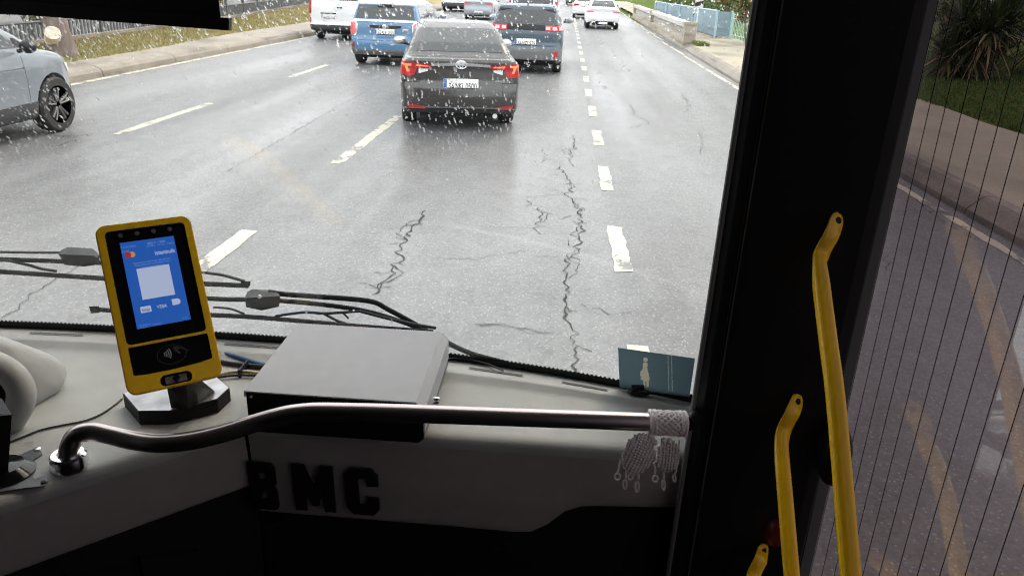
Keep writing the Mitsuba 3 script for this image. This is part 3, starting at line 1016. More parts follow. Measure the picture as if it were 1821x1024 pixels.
# ---- the black saloon close ahead
def saloon(key, x, y, bsdf, h=.03, yaw=0.0, detail=True):
    c = Car(key, x, y, h,
            side=[(.16, .26), (.04, .34), (.0, .50), (.015, .64), (.07, .70), (.075, .88), (.03, .99), (.05, 1.035), (.14, 1.05), (.6, 1.06), (1.4, 1.0), (3.4, .96), (4.2, .83), (4.6, .68), (4.70, .5), (4.66, .22), (4.2, .2), (.6, .22)],
            front=[(.80, .2), (.885, .36), (.905, .60), (.90, .78), (.855, .95), (.80, 1.04), (.72, 1.08)],
            plan=[(.0, -.1), (.70, -.03), (.80, .05), (.865, .22), (.90, .7), (.905, 2), (.90, 3.6), (.86, 4.1), (.74, 4.5), (.52, 4.72), (0, 4.78)],
            gside=[(.40, .85), (.46, 1.05), (.72, 1.20), (1.18, 1.385), (1.55, 1.455), (2.0, 1.48), (2.5, 1.46), (2.95, 1.38), (3.75, .95), (3.7, .85)],
            gfront=[(.80, .8), (.785, 1.0), (.70, 1.22), (.61, 1.40), (.54, 1.475), (.40, 1.50)], k=.10, kg=.09, wheels=(1.02, 3.72), tread=.86, wheel_r=.325, arch=.37, yaw=yaw)
    gr = R_([(-.86, 1.0), (-.86, 1.006), (.86, 1.006), (.86, 1.0)], 'y', -.2, -.1)
    if detail:
        lid = Manifold.batch_boolean([R_([(-.60, .50), (.60, .50), (.60, .508), (-.60, .508)], 'y', -.2, .3),
                                      R_([(-.60, .50), (-.592, .50), (-.592, .74), (-.60, .74)], 'y', -.2, .3), R_([(.60, .50), (.592, .50), (.592, .74), (.60, .74)], 'y', -.2, .3),
                                      R_([(-.84, .70), (-.84, .708), (-.60, .708), (-.60, .70)], 'y', -.2, .3), R_([(.84, .70), (.84, .708), (.60, .708), (.60, .70)], 'y', -.2, .3)], __import__('manifold3d').OpType.Add)
        for yy in (1.35, 2.35, 3.35):
            lid = lid + Manifold.cube([3, .008, .62]).translate([-1.5, yy, .36])
        gr = lid
    c.body(bsdf, gr)
    c.skin('rear_window', 'car_glass', R_([(-.63, 1.095), (.63, 1.095), (.56, 1.25), (.49, 1.385), (-.49, 1.385), (-.56, 1.25)], 'y', .3, 1.6))
    c.skin('windshield', 'car_glass', R_([(-.66, 1.0), (.66, 1.0), (.50, 1.40), (-.50, 1.40)], 'y', 2.5, 4.0))
    for s in (-1, 1):
        reg = R_([(1.12, 1.05), (3.30, 1.02), (2.72, 1.36), (2.0, 1.40), (1.45, 1.34)], 'x', .4 if s > 0 else -1.2, 1.2 if s > 0 else -.4)
        c.skin('side_window', 'car_glass', reg)
    return c


thing('black_saloon', 'wet black saloon car close ahead with red tail lamps and chrome strip', 'car', 'cars on the wet road')
c = saloon('black_saloon', *AY(820, 137, 11.2)[:2], paint('black_paint', (.027, .024, .023), .2), h=.027, yaw=10)
for s in (-1, 1):
    m_ = lambda p: [(s * a, b) for a, b in p]
    k = c.skin('tail_lamp', 'lamp_red', R_(m_([(.885, .985), (.62, .965), (.40, .935), (.42, .905), (.62, .895), (.66, .80), (.72, .78), (.91, .80)]), 'y', -.2, .45), .009)
    k = c.skin('tail_lamp', 'lamp_clear', R_(m_([(.60, .885), (.46, .885), (.47, .855), (.60, .82)]), 'y', -.2, .3), .010, label='white reversing part of the tail lamp')
    k = c.skin('lamp_strip', 'glow_orange', R_(m_([(.84, .955), (.70, .95), (.70, .925), (.755, .92), (.735, .84), (.765, .84), (.80, .925), (.84, .93)]), 'y', -.2, .4), .013, label='glowing orange hook of the lit tail lamp')
    k = c.skin('lamp_strip', 'glow_orange', R_(m_([(.63, .945), (.46, .925), (.46, .915), (.63, .92)]), 'y', -.2, .4), .013, label='glowing orange bar of the lit tail lamp')
    c.skin('reflector', 'lamp_red', R_(m_([(.77, .395), (.50, .37), (.51, .33), (.75, .345)]), 'y', -.2, .3), .008)
c.skin('chrome_strip', 'chrome', R_([(-.42, .955), (-.42, .925), (-.1, .935), (.1, .935), (.42, .925), (.42, .955), (0, .985)], 'y', -.2, .3), .012)
c.skin('bumper_skirt', 'car_plastic', R_([(-.95, .15), (.95, .15), (.93, .315), (.50, .335), (-.50, .335), (-.93, .315)], 'y', -.2, .35), .006, minus_arch=True)
c.skin('bumper_trim', 'rim_alloy', R_([(-.82, .325), (-.50, .348), (.50, .348), (.82, .325), (.82, .333), (.50, .358), (-.50, .358), (-.82, .333)], 'y', -.2, .3), .010)
c.plate(0, .70, .015, '34 NKL 0500', .50, .125)
e = sub('black_saloon', 'emblem')
ov = lambda a, b, n=28: np.array([[a * math.cos(t), 0, b * math.sin(t)] for t in np.linspace(0, 2 * np.pi, n)])
add(e + '__ring', moved(sweep(ov(.075, .052), .008, 8, close=False), trimesh.transformations.translation_matrix([0, .005, .955])), 'chrome', True, to_world=c.M)
add(e + '__ring', moved(sweep(ov(.022, .046), .007, 8, close=False), trimesh.transformations.translation_matrix([0, .004, .955])), 'chrome', True, to_world=c.M)
add(e + '__ring', moved(sweep(ov(.05, .018), .006, 8, close=False), trimesh.transformations.translation_matrix([0, .003, .978])), 'chrome', True, to_world=c.M)
c.put('exhaust', sweep([[.5, .05, .24], [.5, .5, .24]], .035, 12), 'chrome')
b_ = centred_text('AVENSIS', .022, .002, True); b_.apply_translation([.56, 0, 0])
c.put('lettering', moved(b_, basis([0, .052, .735], [1, 0, 0], [0, .0, 1])), 'chrome', False)
c.wheel(5)
c.mirrors(3.25, 1.04, .86, 'silver_paint', (.115, .06, .075))

# emitters of lit lamps share these plain looks
# ---- the white saloon far right
thing('white_saloon', 'white saloon in the right lane beside the stone balustrade', 'car', 'cars on the wet road')
c = saloon('white_saloon', 1.90, 42.3, paint('white_paint', (.80, .81, .82), .3), h=.045, detail=False)
c.skin('diffuser', 'black_plastic', R_([(-.92, .1), (.92, .1), (.92, .26), (.70, .34), (.62, .40), (-.62, .40), (-.70, .34), (-.92, .26)], 'y', -.2, .5), .012, minus_arch=True)
for s in (-1, 1):
    c.skin('tail_lamp', 'lamp_pink', R_([(s * .86, .88), (s * .50, .90), (s * .50, .83), (s * .88, .80)], 'y', -.2, .4), .008)
c.plate(0, .31, -.02, '', .5, .11)
c.wheel(5)
c.mirrors(3.05, 1.05, .93, 'white_paint')
# ---- white car behind it, mostly hidden
thing('white_saloon', 'white car mostly hidden, directly ahead of the white saloon on the right', 'car', 'cars on the wet road')
c = saloon('white_saloon_001', 1.30, 55.0, 'white_paint', h=.06, detail=False)
for s in (-1, 1):
    c.skin('tail_lamp', 'lamp_red', R_([(s * .86, .95), (s * .50, .93), (s * .50, .85), (s * .88, .80)], 'y', -.2, .4), .008)
c.skin('bumper_skirt', 'car_plastic', R_([(-.95, .15), (.95, .15), (.93, .33), (-.93, .33)], 'y', -.2, .35), .006, minus_arch=True)
c.wheel(5)
# ---- silver saloon in the second lane
thing('silver_saloon', 'pale silver car in the middle lane beyond the black saloon roof', 'car', 'cars on the wet road')
c = saloon('silver_saloon', -5.1, 47.0, paint('silver_paint', (.34, .37, .40), .3, .3), h=.05, detail=False)
for s in (-1, 1):
    c.skin('tail_lamp', 'lamp_pink', R_([(s * .90, .96), (s * .46, .93), (s * .50, .85), (s * .88, .80)], 'y', -.2, .45), .008)
c.plate(0, .44, -.01, '34', .52, .12)
c.wheel(5)
c.mirrors(3.05, 1.05, .93, 'silver_paint')


# ---- two-box cars
def hatch(key, x, y, bsdf, h, L=4.3, W=.91, H=1.58, win_z=1.02, rake=.22, bump=.10, wheel_r=.33, ws=(.82, 3.4), roof=None, nose=.95, yaw=0.0, tread=None, hoodz=1.02, ws_top=None):
    wt = L * .63 if ws_top is None else ws_top
    c = Car(key, x, y, h,
            side=[(.12, .26), (.02, .36), (.0, .55), (.03, .64), (bump, .70), (bump + .01, .95), (bump + .04, win_z + .02), (.5, win_z + .06), (L * .62, hoodz), (L - .75, hoodz - .06), (L - .25, hoodz - .18), (L - .03, .72), (L, .5), (L - .05, .24), (L * .9, .2), (.5, .24)],
            front=[(W - .10, .2), (W - .02, .36), (W, .62), (W - .01, .85), (W - .05, 1.0), (W - .09, 1.1)],
            plan=[(0, -.1), (W - .24, -.03), (W - .10, .06), (W - .02, .28), (W, .8), (W, L - 1.0), (W - .06, L - .55), (W - .22, L - .2), (W - .45, L), (0, L + .05)],
            gside=[(bump + .04, .8), (bump + .05, win_z + .03), (bump + .05 + rake, H - .12), (bump + .03 + rake, H - .05), (bump + .30 + rake, H - .01), (L * .40, H), (wt - .25, H - .03), (wt, H - .10), (wt + .85, hoodz - .02), (wt + .8, .8)],
            gfront=[(W - .08, .8), (W - .09, win_z), (W - .17, H - .25), (W - .24, H - .06), (W - .36, H + .01)], k=.09, kg=.08, wheels=ws, tread=(W - .04 if tread is None else tread), wheel_r=wheel_r, arch=wheel_r + .05, yaw=yaw)
    c.spec = dict(L=L, W=W, H=H, win_z=win_z, rake=rake, bump=bump, wt=wt, hoodz=hoodz)
    return c


def hatch_glass(c, rear=None, side=True):
    s = c.spec
    W, H, wz = s['W'], s['H'], s['win_z']
    c.skin('rear_window', 'car_glass', R_(rear or [(-W + .17, wz + .05), (W - .17, wz + .05), (W - .25, H - .13), (-W + .25, H - .13)], 'y', -.1, .9))
    c.skin('windshield', 'car_glass', R_([(-W + .22, s['hoodz'] + .06), (W - .22, s['hoodz'] + .06), (W - .32, H - .12), (-W + .32, H - .12)], 'y', s['wt'] - .2, s['L']))
    if side:
        for q in (-1, 1):
            a, b = (.3, 1.3) if q > 0 else (-1.3, -.3)
            y0, y1 = s['bump'] + s['rake'] + .25, s['wt'] + .52
            mid = (y0 + y1) / 2 - .1
            c.skin('side_window', 'car_glass', R_([(y0, wz + .06), (mid - .03, wz + .04), (mid - .03, H - .11), (y0 + .12, H - .13)], 'x', a, b))
            c.skin('side_window', 'car_glass', R_([(mid + .03, wz + .04), (y1, wz + .02), (s['wt'] - .12, H - .11), (mid + .03, H - .10)], 'x', a, b))


# blue-grey crossover beyond the black saloon's right shoulder
thing('blue_crossover', 'dark blue grey crossover with lit square tail lamps and grey bumper', 'car', 'cars on the wet road')
paint('slate_paint', (.032, .062, .092), .25)
c = hatch('blue_crossover', -.95, 19.4, 'slate_paint', .033, L=4.45, W=.93, H=1.60, win_z=1.08, rake=.34, bump=.13, wheel_r=.36, ws=(.86, 3.5))
c.body('slate_paint', R_([(-.80, .62), (.80, .62), (.80, .612), (-.80, .612)], 'y', -.2, .4))
hatch_glass(c, rear=[(-.74, 1.17), (.74, 1.17), (.66, 1.40), (.46, 1.475), (-.46, 1.475), (-.66, 1.40)])
c.skin('lamp_band', 'black_plastic', R_([(-.92, 1.155), (.92, 1.155), (.93, 1.0), (.45, 1.015), (-.45, 1.015), (-.93, 1.0)], 'y', -.2, .5), .006)
for s in (-1, 1):
    for a in (.86, .70, .54):
        k = c.skin('tail_lamp', 'glow_pink', R_([(s * (a + .045), 1.11), (s * (a - .055), 1.11), (s * (a - .055), 1.04), (s * (a + .045), 1.035)], 'y', -.2, .6), .016, label='lit pale red square of the tail lamp')
    c.skin('tail_lamp', 'lamp_red', R_([(s * .925, 1.14), (s * .46, 1.14), (s * .46, 1.02), (s * .925, 1.01)], 'y', -.2, .6), .011)
    c.skin('reflector', 'lamp_red', R_([(s * .80, .56), (s * .70, .56), (s * .72, .38), (s * .78, .38)], 'y', -.2, .4), .014)
c.skin('bumper_cladding', 'grey_cladding', R_([(-.97, .3), (.97, .3), (.97, .58), (.80, .62), (-.80, .62), (-.97, .58)], 'y', -.2, .62), .008, minus_arch=True)
c.skin('diffuser', 'black_plastic', R_([(-.80, .15), (.80, .15), (.75, .34), (-.75, .34)], 'y', -.2, .4), .012)
for s in (-1, 1):
    c.skin('roof_rail', 'chrome', R_([(s * .66, .6), (s * .62, .6), (s * .62, 3.0), (s * .66, 3.0)], 'z', 1.35, 1.8), .03)
    c.skin('spoiler_fin', 'black_plastic', R_([(s * .70, 1.43), (s * .36, 1.49), (s * .66, 1.50)], 'y', -.2, 1.0), .012)
c.put('antenna', hexa([(-.012, .62, 1.56), (.012, .62, 1.56), (.012, .8, 1.58), (-.012, .8, 1.58), (-.006, .60, 1.68), (.006, .60, 1.68), (.006, .64, 1.68), (-.006, .64, 1.68)]), 'black_plastic', False)
c.plate(0, .76, .09, '34 NZF 979', .52, .13)
c.wheel(5)
c.mirrors(3.0, 1.17, .95, 'silver_paint', (.13, .07, .09))

# blue hatchback with a white roof
thing('blue_hatchback', 'bright blue hatchback with white roof and tall red tail lamps', 'car', 'cars on the wet road')
paint('blue_paint', (.055, .17, .32), .28)
c = hatch('blue_hatchback', -4.47, 19.75, 'blue_paint', .033, L=4.3, W=.93, H=1.56, win_z=1.03, rake=.17, bump=.10, wheel_r=.34, ws=(.80, 3.45))
c.body('blue_paint', R_([(-.66, .62), (.66, .62), (.66, .612), (-.66, .612)], 'y', -.2, .4))
hatch_glass(c, rear=[(-.74, 1.12), (.74, 1.12), (.68, 1.43), (-.68, 1.43)])
c.skin('roof_skin', 'white_paint', R_([(-1, 1.455), (1, 1.455), (1, 1.8), (-1, 1.8)], 'y', -.2, 3.4), .006)
c.skin('window_trim', 'chrome', R_([(-.80, 1.055), (.80, 1.055), (.79, 1.10), (-.79, 1.10)], 'y', -.2, .5), .010)
c.skin('high_brake_lamp', 'rubber', R_([(-.20, 1.40), (.20, 1.40), (.20, 1.46), (-.20, 1.46)], 'y', -.2, .6), .03)
for s in (-1, 1):
    t_ = [(s * .90, 1.02), (s * .76, 1.04), (s * .71, .98), (s * .715, .80), (s * .76, .74), (s * .905, .76)]
    c.skin('tail_lamp', 'lamp_pink', R_(t_, 'y', -.2, .42), .016)
    t_ = [(s * .93, 1.05), (s * .75, 1.07), (s * .685, 1.0), (s * .69, .78), (s * .75, .71), (s * .93, .73)]
    c.skin('lamp_bezel', 'chrome', R_(t_, 'y', -.2, .42), .010)
    c.skin('reflector', 'lamp_red', R_([(s * .84, .56), (s * .76, .55), (s * .78, .44), (s * .83, .44)], 'y', -.2, .4), .010)
c.skin('plate_garnish', 'black_plastic', R_([(-.42, .97), (.42, .97), (.40, .915), (.24, .90), (-.24, .90), (-.40, .915)], 'y', -.2, .4), .012)
c.skin('bumper_cladding', 'grey_cladding', R_([(-.97, .2), (.97, .2), (.97, .50), (.84, .47), (.70, .40), (-.70, .40), (-.84, .47), (-.97, .50)], 'y', -.2, .60), .008, minus_arch=True)
c.put('emblem', moved(lathe([(0, 0), (.055, 0), (.055, .012), (0, .02)], 24), basis([0, .075, .945], [1, 0, 0], [0, 0, 1])), 'chrome', 40)
c.put('badge', bx(.44, .60, .075, .10, .85, .90, .006), 'chrome', False)
c.plate(0, .83, .075, '34 BJL 920', .50, .125)
c.wheel(5)
c.mirrors(2.95, 1.13, .94, 'white_paint')

# silver crossover on the left, seen side on
thing('silver_crossover', 'silver crossover cut off by the left edge of the view, wet dark wheel', 'car', 'cars on the wet road')
paint('suv_paint', (.25, .275, .30), .28, .3)
c = hatch('silver_crossover', -7.50, 6.68, 'suv_paint', .027, L=4.05, W=.88, H=1.62, win_z=1.08, rake=.2, bump=.12, wheel_r=.355, ws=(.75, 3.25), hoodz=1.10, ws_top=2.30, tread=.865, yaw=-.5)
gv = Manifold.cube([3, .009, .66]).translate([-1.5, 2.72, .46]) + Manifold.cube([3, .009, .66]).translate([-1.5, 1.72, .46])
gv = gv + R_([(1.72, .865), (2.72, .875), (2.72, .862), (1.72, .852)], 'x', -1.5, 1.5)
c.body('suv_paint', gv)
hatch_glass(c)
c.skin('sill_cladding', 'car_plastic', R_([(.9, .15), (3.7, .15), (3.7, .40), (3.0, .45), (1.1, .43), (.9, .43)], 'x', -1.2, 1.2), .010, minus_arch=True)
for s in (-1, 1):
    a, b = (.3, 1.3) if s > 0 else (-1.3, -.3)
    c.skin('headlight', 'lamp_clear', R_([(3.62, .86), (4.2, .78), (4.2, .66), (3.80, .72)], 'x', a, b), .010)
    c.skin('fog_recess', 'black_plastic', R_([(3.86, .55), (4.2, .55), (4.2, .36), (3.92, .36)], 'x', a, b), .010)
    c.skin('door_handle', 'suv_paint', R_([(1.78, .94), (2.0, .95), (2.0, .98), (1.78, .97)], 'x', a, b), .03)
c.skin('mirror_quarter', 'black_plastic', R_([(2.70, 1.11), (2.92, 1.11), (2.74, 1.22), (2.70, 1.22)], 'x', -1.3, 1.3), .007)
c.skin('grille', 'black_plastic', R_([(-.5, .45), (.5, .45), (.55, .75), (-.55, .75)], 'y', 3.6, 4.5), .008)
c.wheel(5, 'rim_dark')
plain('rim_dark', (.17, .16, .155), .4, metal=.6)
c.mirrors(2.66, 1.13, .90, 'black_plastic', (.10, .08, .08), glass=False)


# ---- vans
def van(key, x, y, bsdf, h, L=5.0, W=.98, H=1.95, wz=1.15, wheel_r=.33):
    c = Car(key, x, y, h,
            side=[(.06, .32), (.0, .40), (.0, .52), (.05, .56), (.06, 1.1), (.4, 1.2), (L - 1.1, 1.15), (L - .3, .95), (L, .6), (L - .05, .25), (.5, .28)],
            front=[(W - .06, .2), (W, .4), (W, .9), (W - .03, 1.2)],
            plan=[(0, -.06), (W - .12, -.03), (W - .03, .06), (W, .3), (W, L - 1), (W - .1, L - .4), (W - .4, L), (0, L + .05)],
            gside=[(.055, .8), (.07, 1.2), (.14, H - .1), (.26, H), (L - 2.0, H), (L - 1.7, H - .1), (L - .85, 1.1), (L - .9, .8)],
            gfront=[(W - .01, .8), (W - .03, 1.2), (W - .10, H - .12), (W - .2, H)], k=.07, kg=.07, wheels=(.85, L - 1.0), tread=W - .04, wheel_r=wheel_r, arch=wheel_r + .05)
    c.spec = dict(L=L, W=W, H=H)
    return c


thing('white_van', 'white panel van in the far left lane beside the blue hatchback', 'van', 'vans on the wet road')
c = van('white_van', -7.86, 27.5, 'white_paint', .04)
c.body('white_paint', R_([(-.004, .55), (.004, .55), (.004, 1.9), (-.004, 1.9)], 'y', -.2, .3))
c.skin('bumper', 'car_plastic', R_([(-1.02, .2), (1.02, .2), (1.02, .50), (-1.02, .50)], 'y', -.2, .5), .012, minus_arch=True)
for s in (-1, 1):
    c.skin('tail_lamp', 'lamp_red', R_([(s * .985, 1.42), (s * .86, 1.42), (s * .88, .85), (s * .985, .85)], 'y', -.2, .3), .010)
    c.skin('reflector', 'lamp_red', R_([(s * .985, .72), (s * .90, .72), (s * .91, .56), (s * .985, .56)], 'y', -.2, .3), .010)
    c.skin('rear_window', 'car_glass', R_([(s * .08, 1.30), (s * .74, 1.30), (s * .70, 1.75), (s * .08, 1.75)], 'y', -.1, .5))
    c.skin('side_window', 'car_glass', R_([(3.2, 1.2), (3.95, 1.2), (3.5, 1.72), (3.2, 1.72)], 'x', *((.5, 1.2) if s > 0 else (-1.2, -.5))))
c.skin('windshield', 'car_glass', R_([(-.8, 1.2), (.8, 1.2), (.68, 1.78), (-.68, 1.78)], 'y', 3.0, 5))
c.skin('plate_light', 'black_plastic', R_([(-.56, .86), (-.02, .86), (-.02, .89), (-.56, .89)], 'y', -.2, .3), .02)
c.put('door_handle', bx(.03, .20, .01, .04, 1.05, 1.09), 'car_plastic', False)
c.plate(-.29, .78, .035, '34 DTZ 061', .5, .11)
c.wheel(5)
c.mirrors(3.9, 1.35, 1.0, 'black_plastic')

thing('white_minibus', 'white minibus with wide dark rear window just beyond the crossover roof', 'van', 'vans on the wet road')
c = van('white_minibus', -1.32, 31.9, 'white_paint', .05, W=.99, H=1.98)
c.body('white_paint')
c.skin('rear_window', 'car_glass', R_([(-.80, 1.18), (.80, 1.18), (.76, 1.82), (-.76, 1.82)], 'y', -.1, .5))
for s in (-1, 1):
    c.skin('tail_lamp', 'lamp_red', R_([(s * .985, 1.45), (s * .86, 1.45), (s * .88, .95), (s * .985, .95)], 'y', -.2, .3), .010)
    c.skin('side_window', 'car_glass', R_([(.6, 1.25), (3.8, 1.25), (3.45, 1.75), (.6, 1.75)], 'x', *((.5, 1.2) if s > 0 else (-1.2, -.5))))
c.skin('bumper', 'car_plastic', R_([(-1.02, .2), (1.02, .2), (1.02, .52), (-1.02, .52)], 'y', -.2, .5), .012, minus_arch=True)
c.wheel(5)

thing('white_van', 'white van far ahead in the left lane, partly hidden by the silver car', 'van', 'vans on the wet road')
c = van('white_van_001', -8.05, 58.5, 'white_paint', .06)
c.body('white_paint')
c.skin('bumper', 'car_plastic', R_([(-1.02, .2), (1.02, .2), (1.02, .62), (-1.02, .62)], 'y', -.2, .5), .012, minus_arch=True)
for s in (-1, 1):
    c.skin('tail_lamp', 'lamp_red', R_([(s * .985, 1.42), (s * .86, 1.42), (s * .88, .85), (s * .985, .85)], 'y', -.2, .3), .010)
c.skin('rear_window', 'car_glass', R_([(-.74, 1.30), (.74, 1.30), (.70, 1.75), (-.70, 1.75)], 'y', -.1, .5))
c.wheel(5)

thing('black_van', 'small black van farthest ahead near the top of the view', 'van', 'vans on the wet road')
c = van('black_van', .75, 92.0, 'black_paint', .07, W=.92, H=1.85)
c.body('black_paint')
c.skin('rear_window', 'car_glass', R_([(-.72, 1.20), (.72, 1.20), (.68, 1.7), (-.68, 1.7)], 'y', -.1, .5))
c.skin('bumper', 'grey_cladding', R_([(-1.02, .2), (1.02, .2), (1.02, .45), (-1.02, .45)], 'y', -.2, .5), .012, minus_arch=True)
for s in (-1, 1):
    c.skin('tail_lamp', 'lamp_red', R_([(s * .985, 1.42), (s * .84, 1.42), (s * .86, .95), (s * .985, .95)], 'y', -.2, .3), .010)
c.wheel(5)
# ------------------------------------------------------------------ the bus we sit in
BUS = 'city_bus'
thing(BUS, 'interior front of a city bus: grey dashboard, windscreen, black pillar and door', 'bus')


def speck(base, amt, s=900):
    def fn(p, n, uv):
        a = fbm(p.x * 14, p.y * 14, p.z * 14, 3)
        b = noise(p.x * s, p.y * s, p.z * s)
        c = base * (1 + amt * (a - .5) + .10 * (b - .5))
        return mi.Color3f(c * .985, c * 1.0, c * .965)
    return mikit.proc(fn)


def leather_bump(p, n, uv):
    return noise(p.x * 420, p.y * 420, p.z * 420) + .5 * noise(p.x * 900, p.y * 900, p.z * 900)


scene['dash_plastic'] = {'type': 'twosided', 'bsdf': {'type': 'bumpmap', 'arbitrary': mikit.proc(leather_bump, eps=.0006), 'scale': .00025,
                         'bsdf': {'type': 'principled', 'base_color': speck(.35, .30), 'roughness': .52, 'specular': .35}}}
scene['panel_plastic'] = {'type': 'twosided', 'bsdf': {'type': 'bumpmap', 'arbitrary': mikit.proc(leather_bump, eps=.0006), 'scale': .00025,
                          'bsdf': {'type': 'principled', 'base_color': stone_tex(.33, .05, 9.0, (1.06, 1.0, .95)), 'roughness': .55, 'specular': .3}}}
plain('letter_black', (.010, .011, .016), .14, spec=.8)
plain('dark_trim', (.010, .010, .012), .45, spec=.4, two=True)
plain('roof_lining', (.05, .05, .052), .8, two=True)
plain('black_gloss', (.006, .006, .007), .12, spec=.6)
plain('black_paint_metal', (.007, .007, .008), .5, spec=.2)
plain('grey_lid', stone_tex(.34, .03, 6.0, (.95, .98, 1.05)), .6, spec=.25)
plain('seal_rubber', (.03, .03, .032), .6, two=True)
plain('seal_light', (.14, .14, .14), .5)
plain('yellow_plastic', (.80, .49, .012), .35)
plain('yellow_rail', (.95, .56, .004), .3)
plain('frit', (.004, .004, .005), .5, two=True)
plain('tape_silver', stone_tex(.36, .45, 22.0, (1, 1, 1.02)), .3, metal=.7)
plain('yarn', stone_tex(.78, .25, 60.0, (1.05, 1.0, .97)), .95, spec=.1)
plain('cable_blue', (.02, .07, .18), .4)
plain('cable_cream', (.55, .46, .32), .5)
scene['sticker_blue'] = {'type': 'principledthin', 'base_color': rgb(.085, .135, .16), 'roughness': .35, 'diff_trans': .8, 'eta': 1.3}
plain('sticker_green', (.03, .10, .09), .35, two=True)
for k_, c_ in (('sticker_figure', (.42, .40, .32)), ('sticker_line', (.25, .30, .31))):
    scene[k_] = {'type': 'principledthin', 'base_color': rgb(*c_), 'roughness': .5, 'diff_trans': .8, 'eta': 1.3}
plain('red_plastic', (.14, .01, .01), .4)
plain('wiper_black', (.014, .015, .018), .55, spec=.3)
plain('dust_mark', (.30, .30, .29), .8, two=True)
plain('vent_black', (.09, .09, .085), .8, two=True)
scene['steel_brushed'] = {'type': 'principled', 'base_color': rgb(.52, .46, .45), 'metallic': 1.0, 'roughness': .27, 'specular': .5}
scene['clear_glass'] = {'type': 'thindielectric', 'int_ior': 1.5, 'specular_transmittance': rgb(.90, .92, .91)}
scene['tinted_glass'] = {'type': 'thindielectric', 'int_ior': 1.95, 'specular_transmittance': rgb(.20, .175, .195)}


# windscreen: bowed in plan, leaning back a little
def yw(x):
    return 1.563 - .155 * np.abs((np.asarray(x, float) + .85) / 1.15) ** 2.5


def yg(x, z, off=0.0):
    return yw(x) + .012 - .13 * (np.asarray(z, float) - 1.26) + off


def on_glass(px, py, off=0.0):
    d = ray(px, py)
    k = 1.5 / d[1]
    for _ in range(12):
        p = EYE + d * k
        k *= yg(p[0], p[2], off) / p[1]
    return EYE + d * k


X, Z = np.meshgrid(np.linspace(-1.98, .325, 40), np.linspace(1.20, 2.62, 12), indexing='ij')
add(BUS + '__windscreen', grid_sheet(X, yg(X, Z), Z), 'clear_glass', True)
# ceramic border: a band whose upper edge is toothed
xs = np.arange(-1.98, .326, .0046)
top = 1.2595 + .0155 + np.where(np.arange(len(xs)) % 2 == 0, .005, 0.0)
lo = np.full(len(xs), 1.22)
add(BUS + '__windscreen__frit_band', strip(np.stack([xs, yg(xs, lo, -.0015), lo], 1), np.stack([xs, yg(xs, top, -.0015), top], 1)), 'frit')
add(BUS + '__windscreen__top_band', grid_sheet(*(lambda X, Z: (X, yg(X, Z, -.0015), Z))(*np.meshgrid(np.linspace(-1.98, .325, 30), [2.45, 2.62], indexing='ij'))), 'frit')

# dashboard: sections along x
SEAM = -.5705


def ye(x):                                     # its rear edge: straight, then turning back round the driver
    return np.where(x > SEAM, 1.243, np.maximum(1.243 + (x - SEAM) * .93, .60))


PB = [(430, 908), (500, 914), (650, 926), (800, 938), (930, 950), (960, 946), (985, 925), (1010, 908), (1040, 902), (1100, 903), (1230, 907)]
PBW = np.array([AY(a, b, 1.262) for a, b in PB])
PL = [(0, 972), (100, 957), (250, 938), (430, 912)]


def zb(x):
    return np.where(x > SEAM, np.interp(x, PBW[:, 0], PBW[:, 2]), 1.092)


def section(x):
    w, e, b = float(yw(x)), float(ye(x)), float(zb(x))
    d = w - e
    s = min(1, d / .3)
    return np.array([[w + .03, 1.255], [w - .004, 1.2605], [w - .055 * s, 1.2665], [w - .068 * s, 1.2655], [w - .078 * s, 1.258], [w - .10 * s, 1.2545],
                     [w - d * .5, 1.2525], [e + .06, 1.2505], [e + .025, 1.249], [e + .012, 1.2465], [e + .004, 1.241], [e, 1.233], [e - .0005, 1.222],
                     [e + .002, 1.200], [e + .010, b + .035], [e + .016, b + .012], [e + .020, b + .004], [e + .027, b], [e + .05, b - .002]])


def loft(xs):
    S = [section(x) for x in xs]
    Y = np.array([s[:, 0] for s in S]); Zz = np.array([s[:, 1] for s in S])
    X = np.repeat(np.asarray(xs)[:, None], Y.shape[1], 1)
    return X, Y, Zz


xs = np.concatenate([np.linspace(SEAM + .004, .12, 22), np.linspace(.125, .30, 36), [.325]])
X, Y, Zz = loft(xs)
add(BUS + '__dashboard__centre_top', grid_sheet(X[:, :13], Y[:, :13], Zz[:, :13]), 'dash_plastic', 50)
add(BUS + '__dashboard__centre_panel', grid_sheet(X[:, 12:], Y[:, 12:], Zz[:, 12:]), 'panel_plastic', 50)
X, Y, Zz = loft(np.concatenate([np.linspace(-1.97, -1.3, 8), np.linspace(-1.28, SEAM - .002, 60)]))
# instrument cowl swelling out of the left part
add(BUS + '__dashboard__driver_top', grid_sheet(X[:, :13], Y[:, :13], Zz[:, :13]), 'dash_plastic', 50)
add(BUS + '__dashboard__driver_panel', grid_sheet(X[:, 12:], Y[:, 12:], Zz[:, 12:]), 'panel_plastic', 50)
def sph(px, py, z, r):
    return Manifold.sphere(r, 32).translate(G(px, py, z))


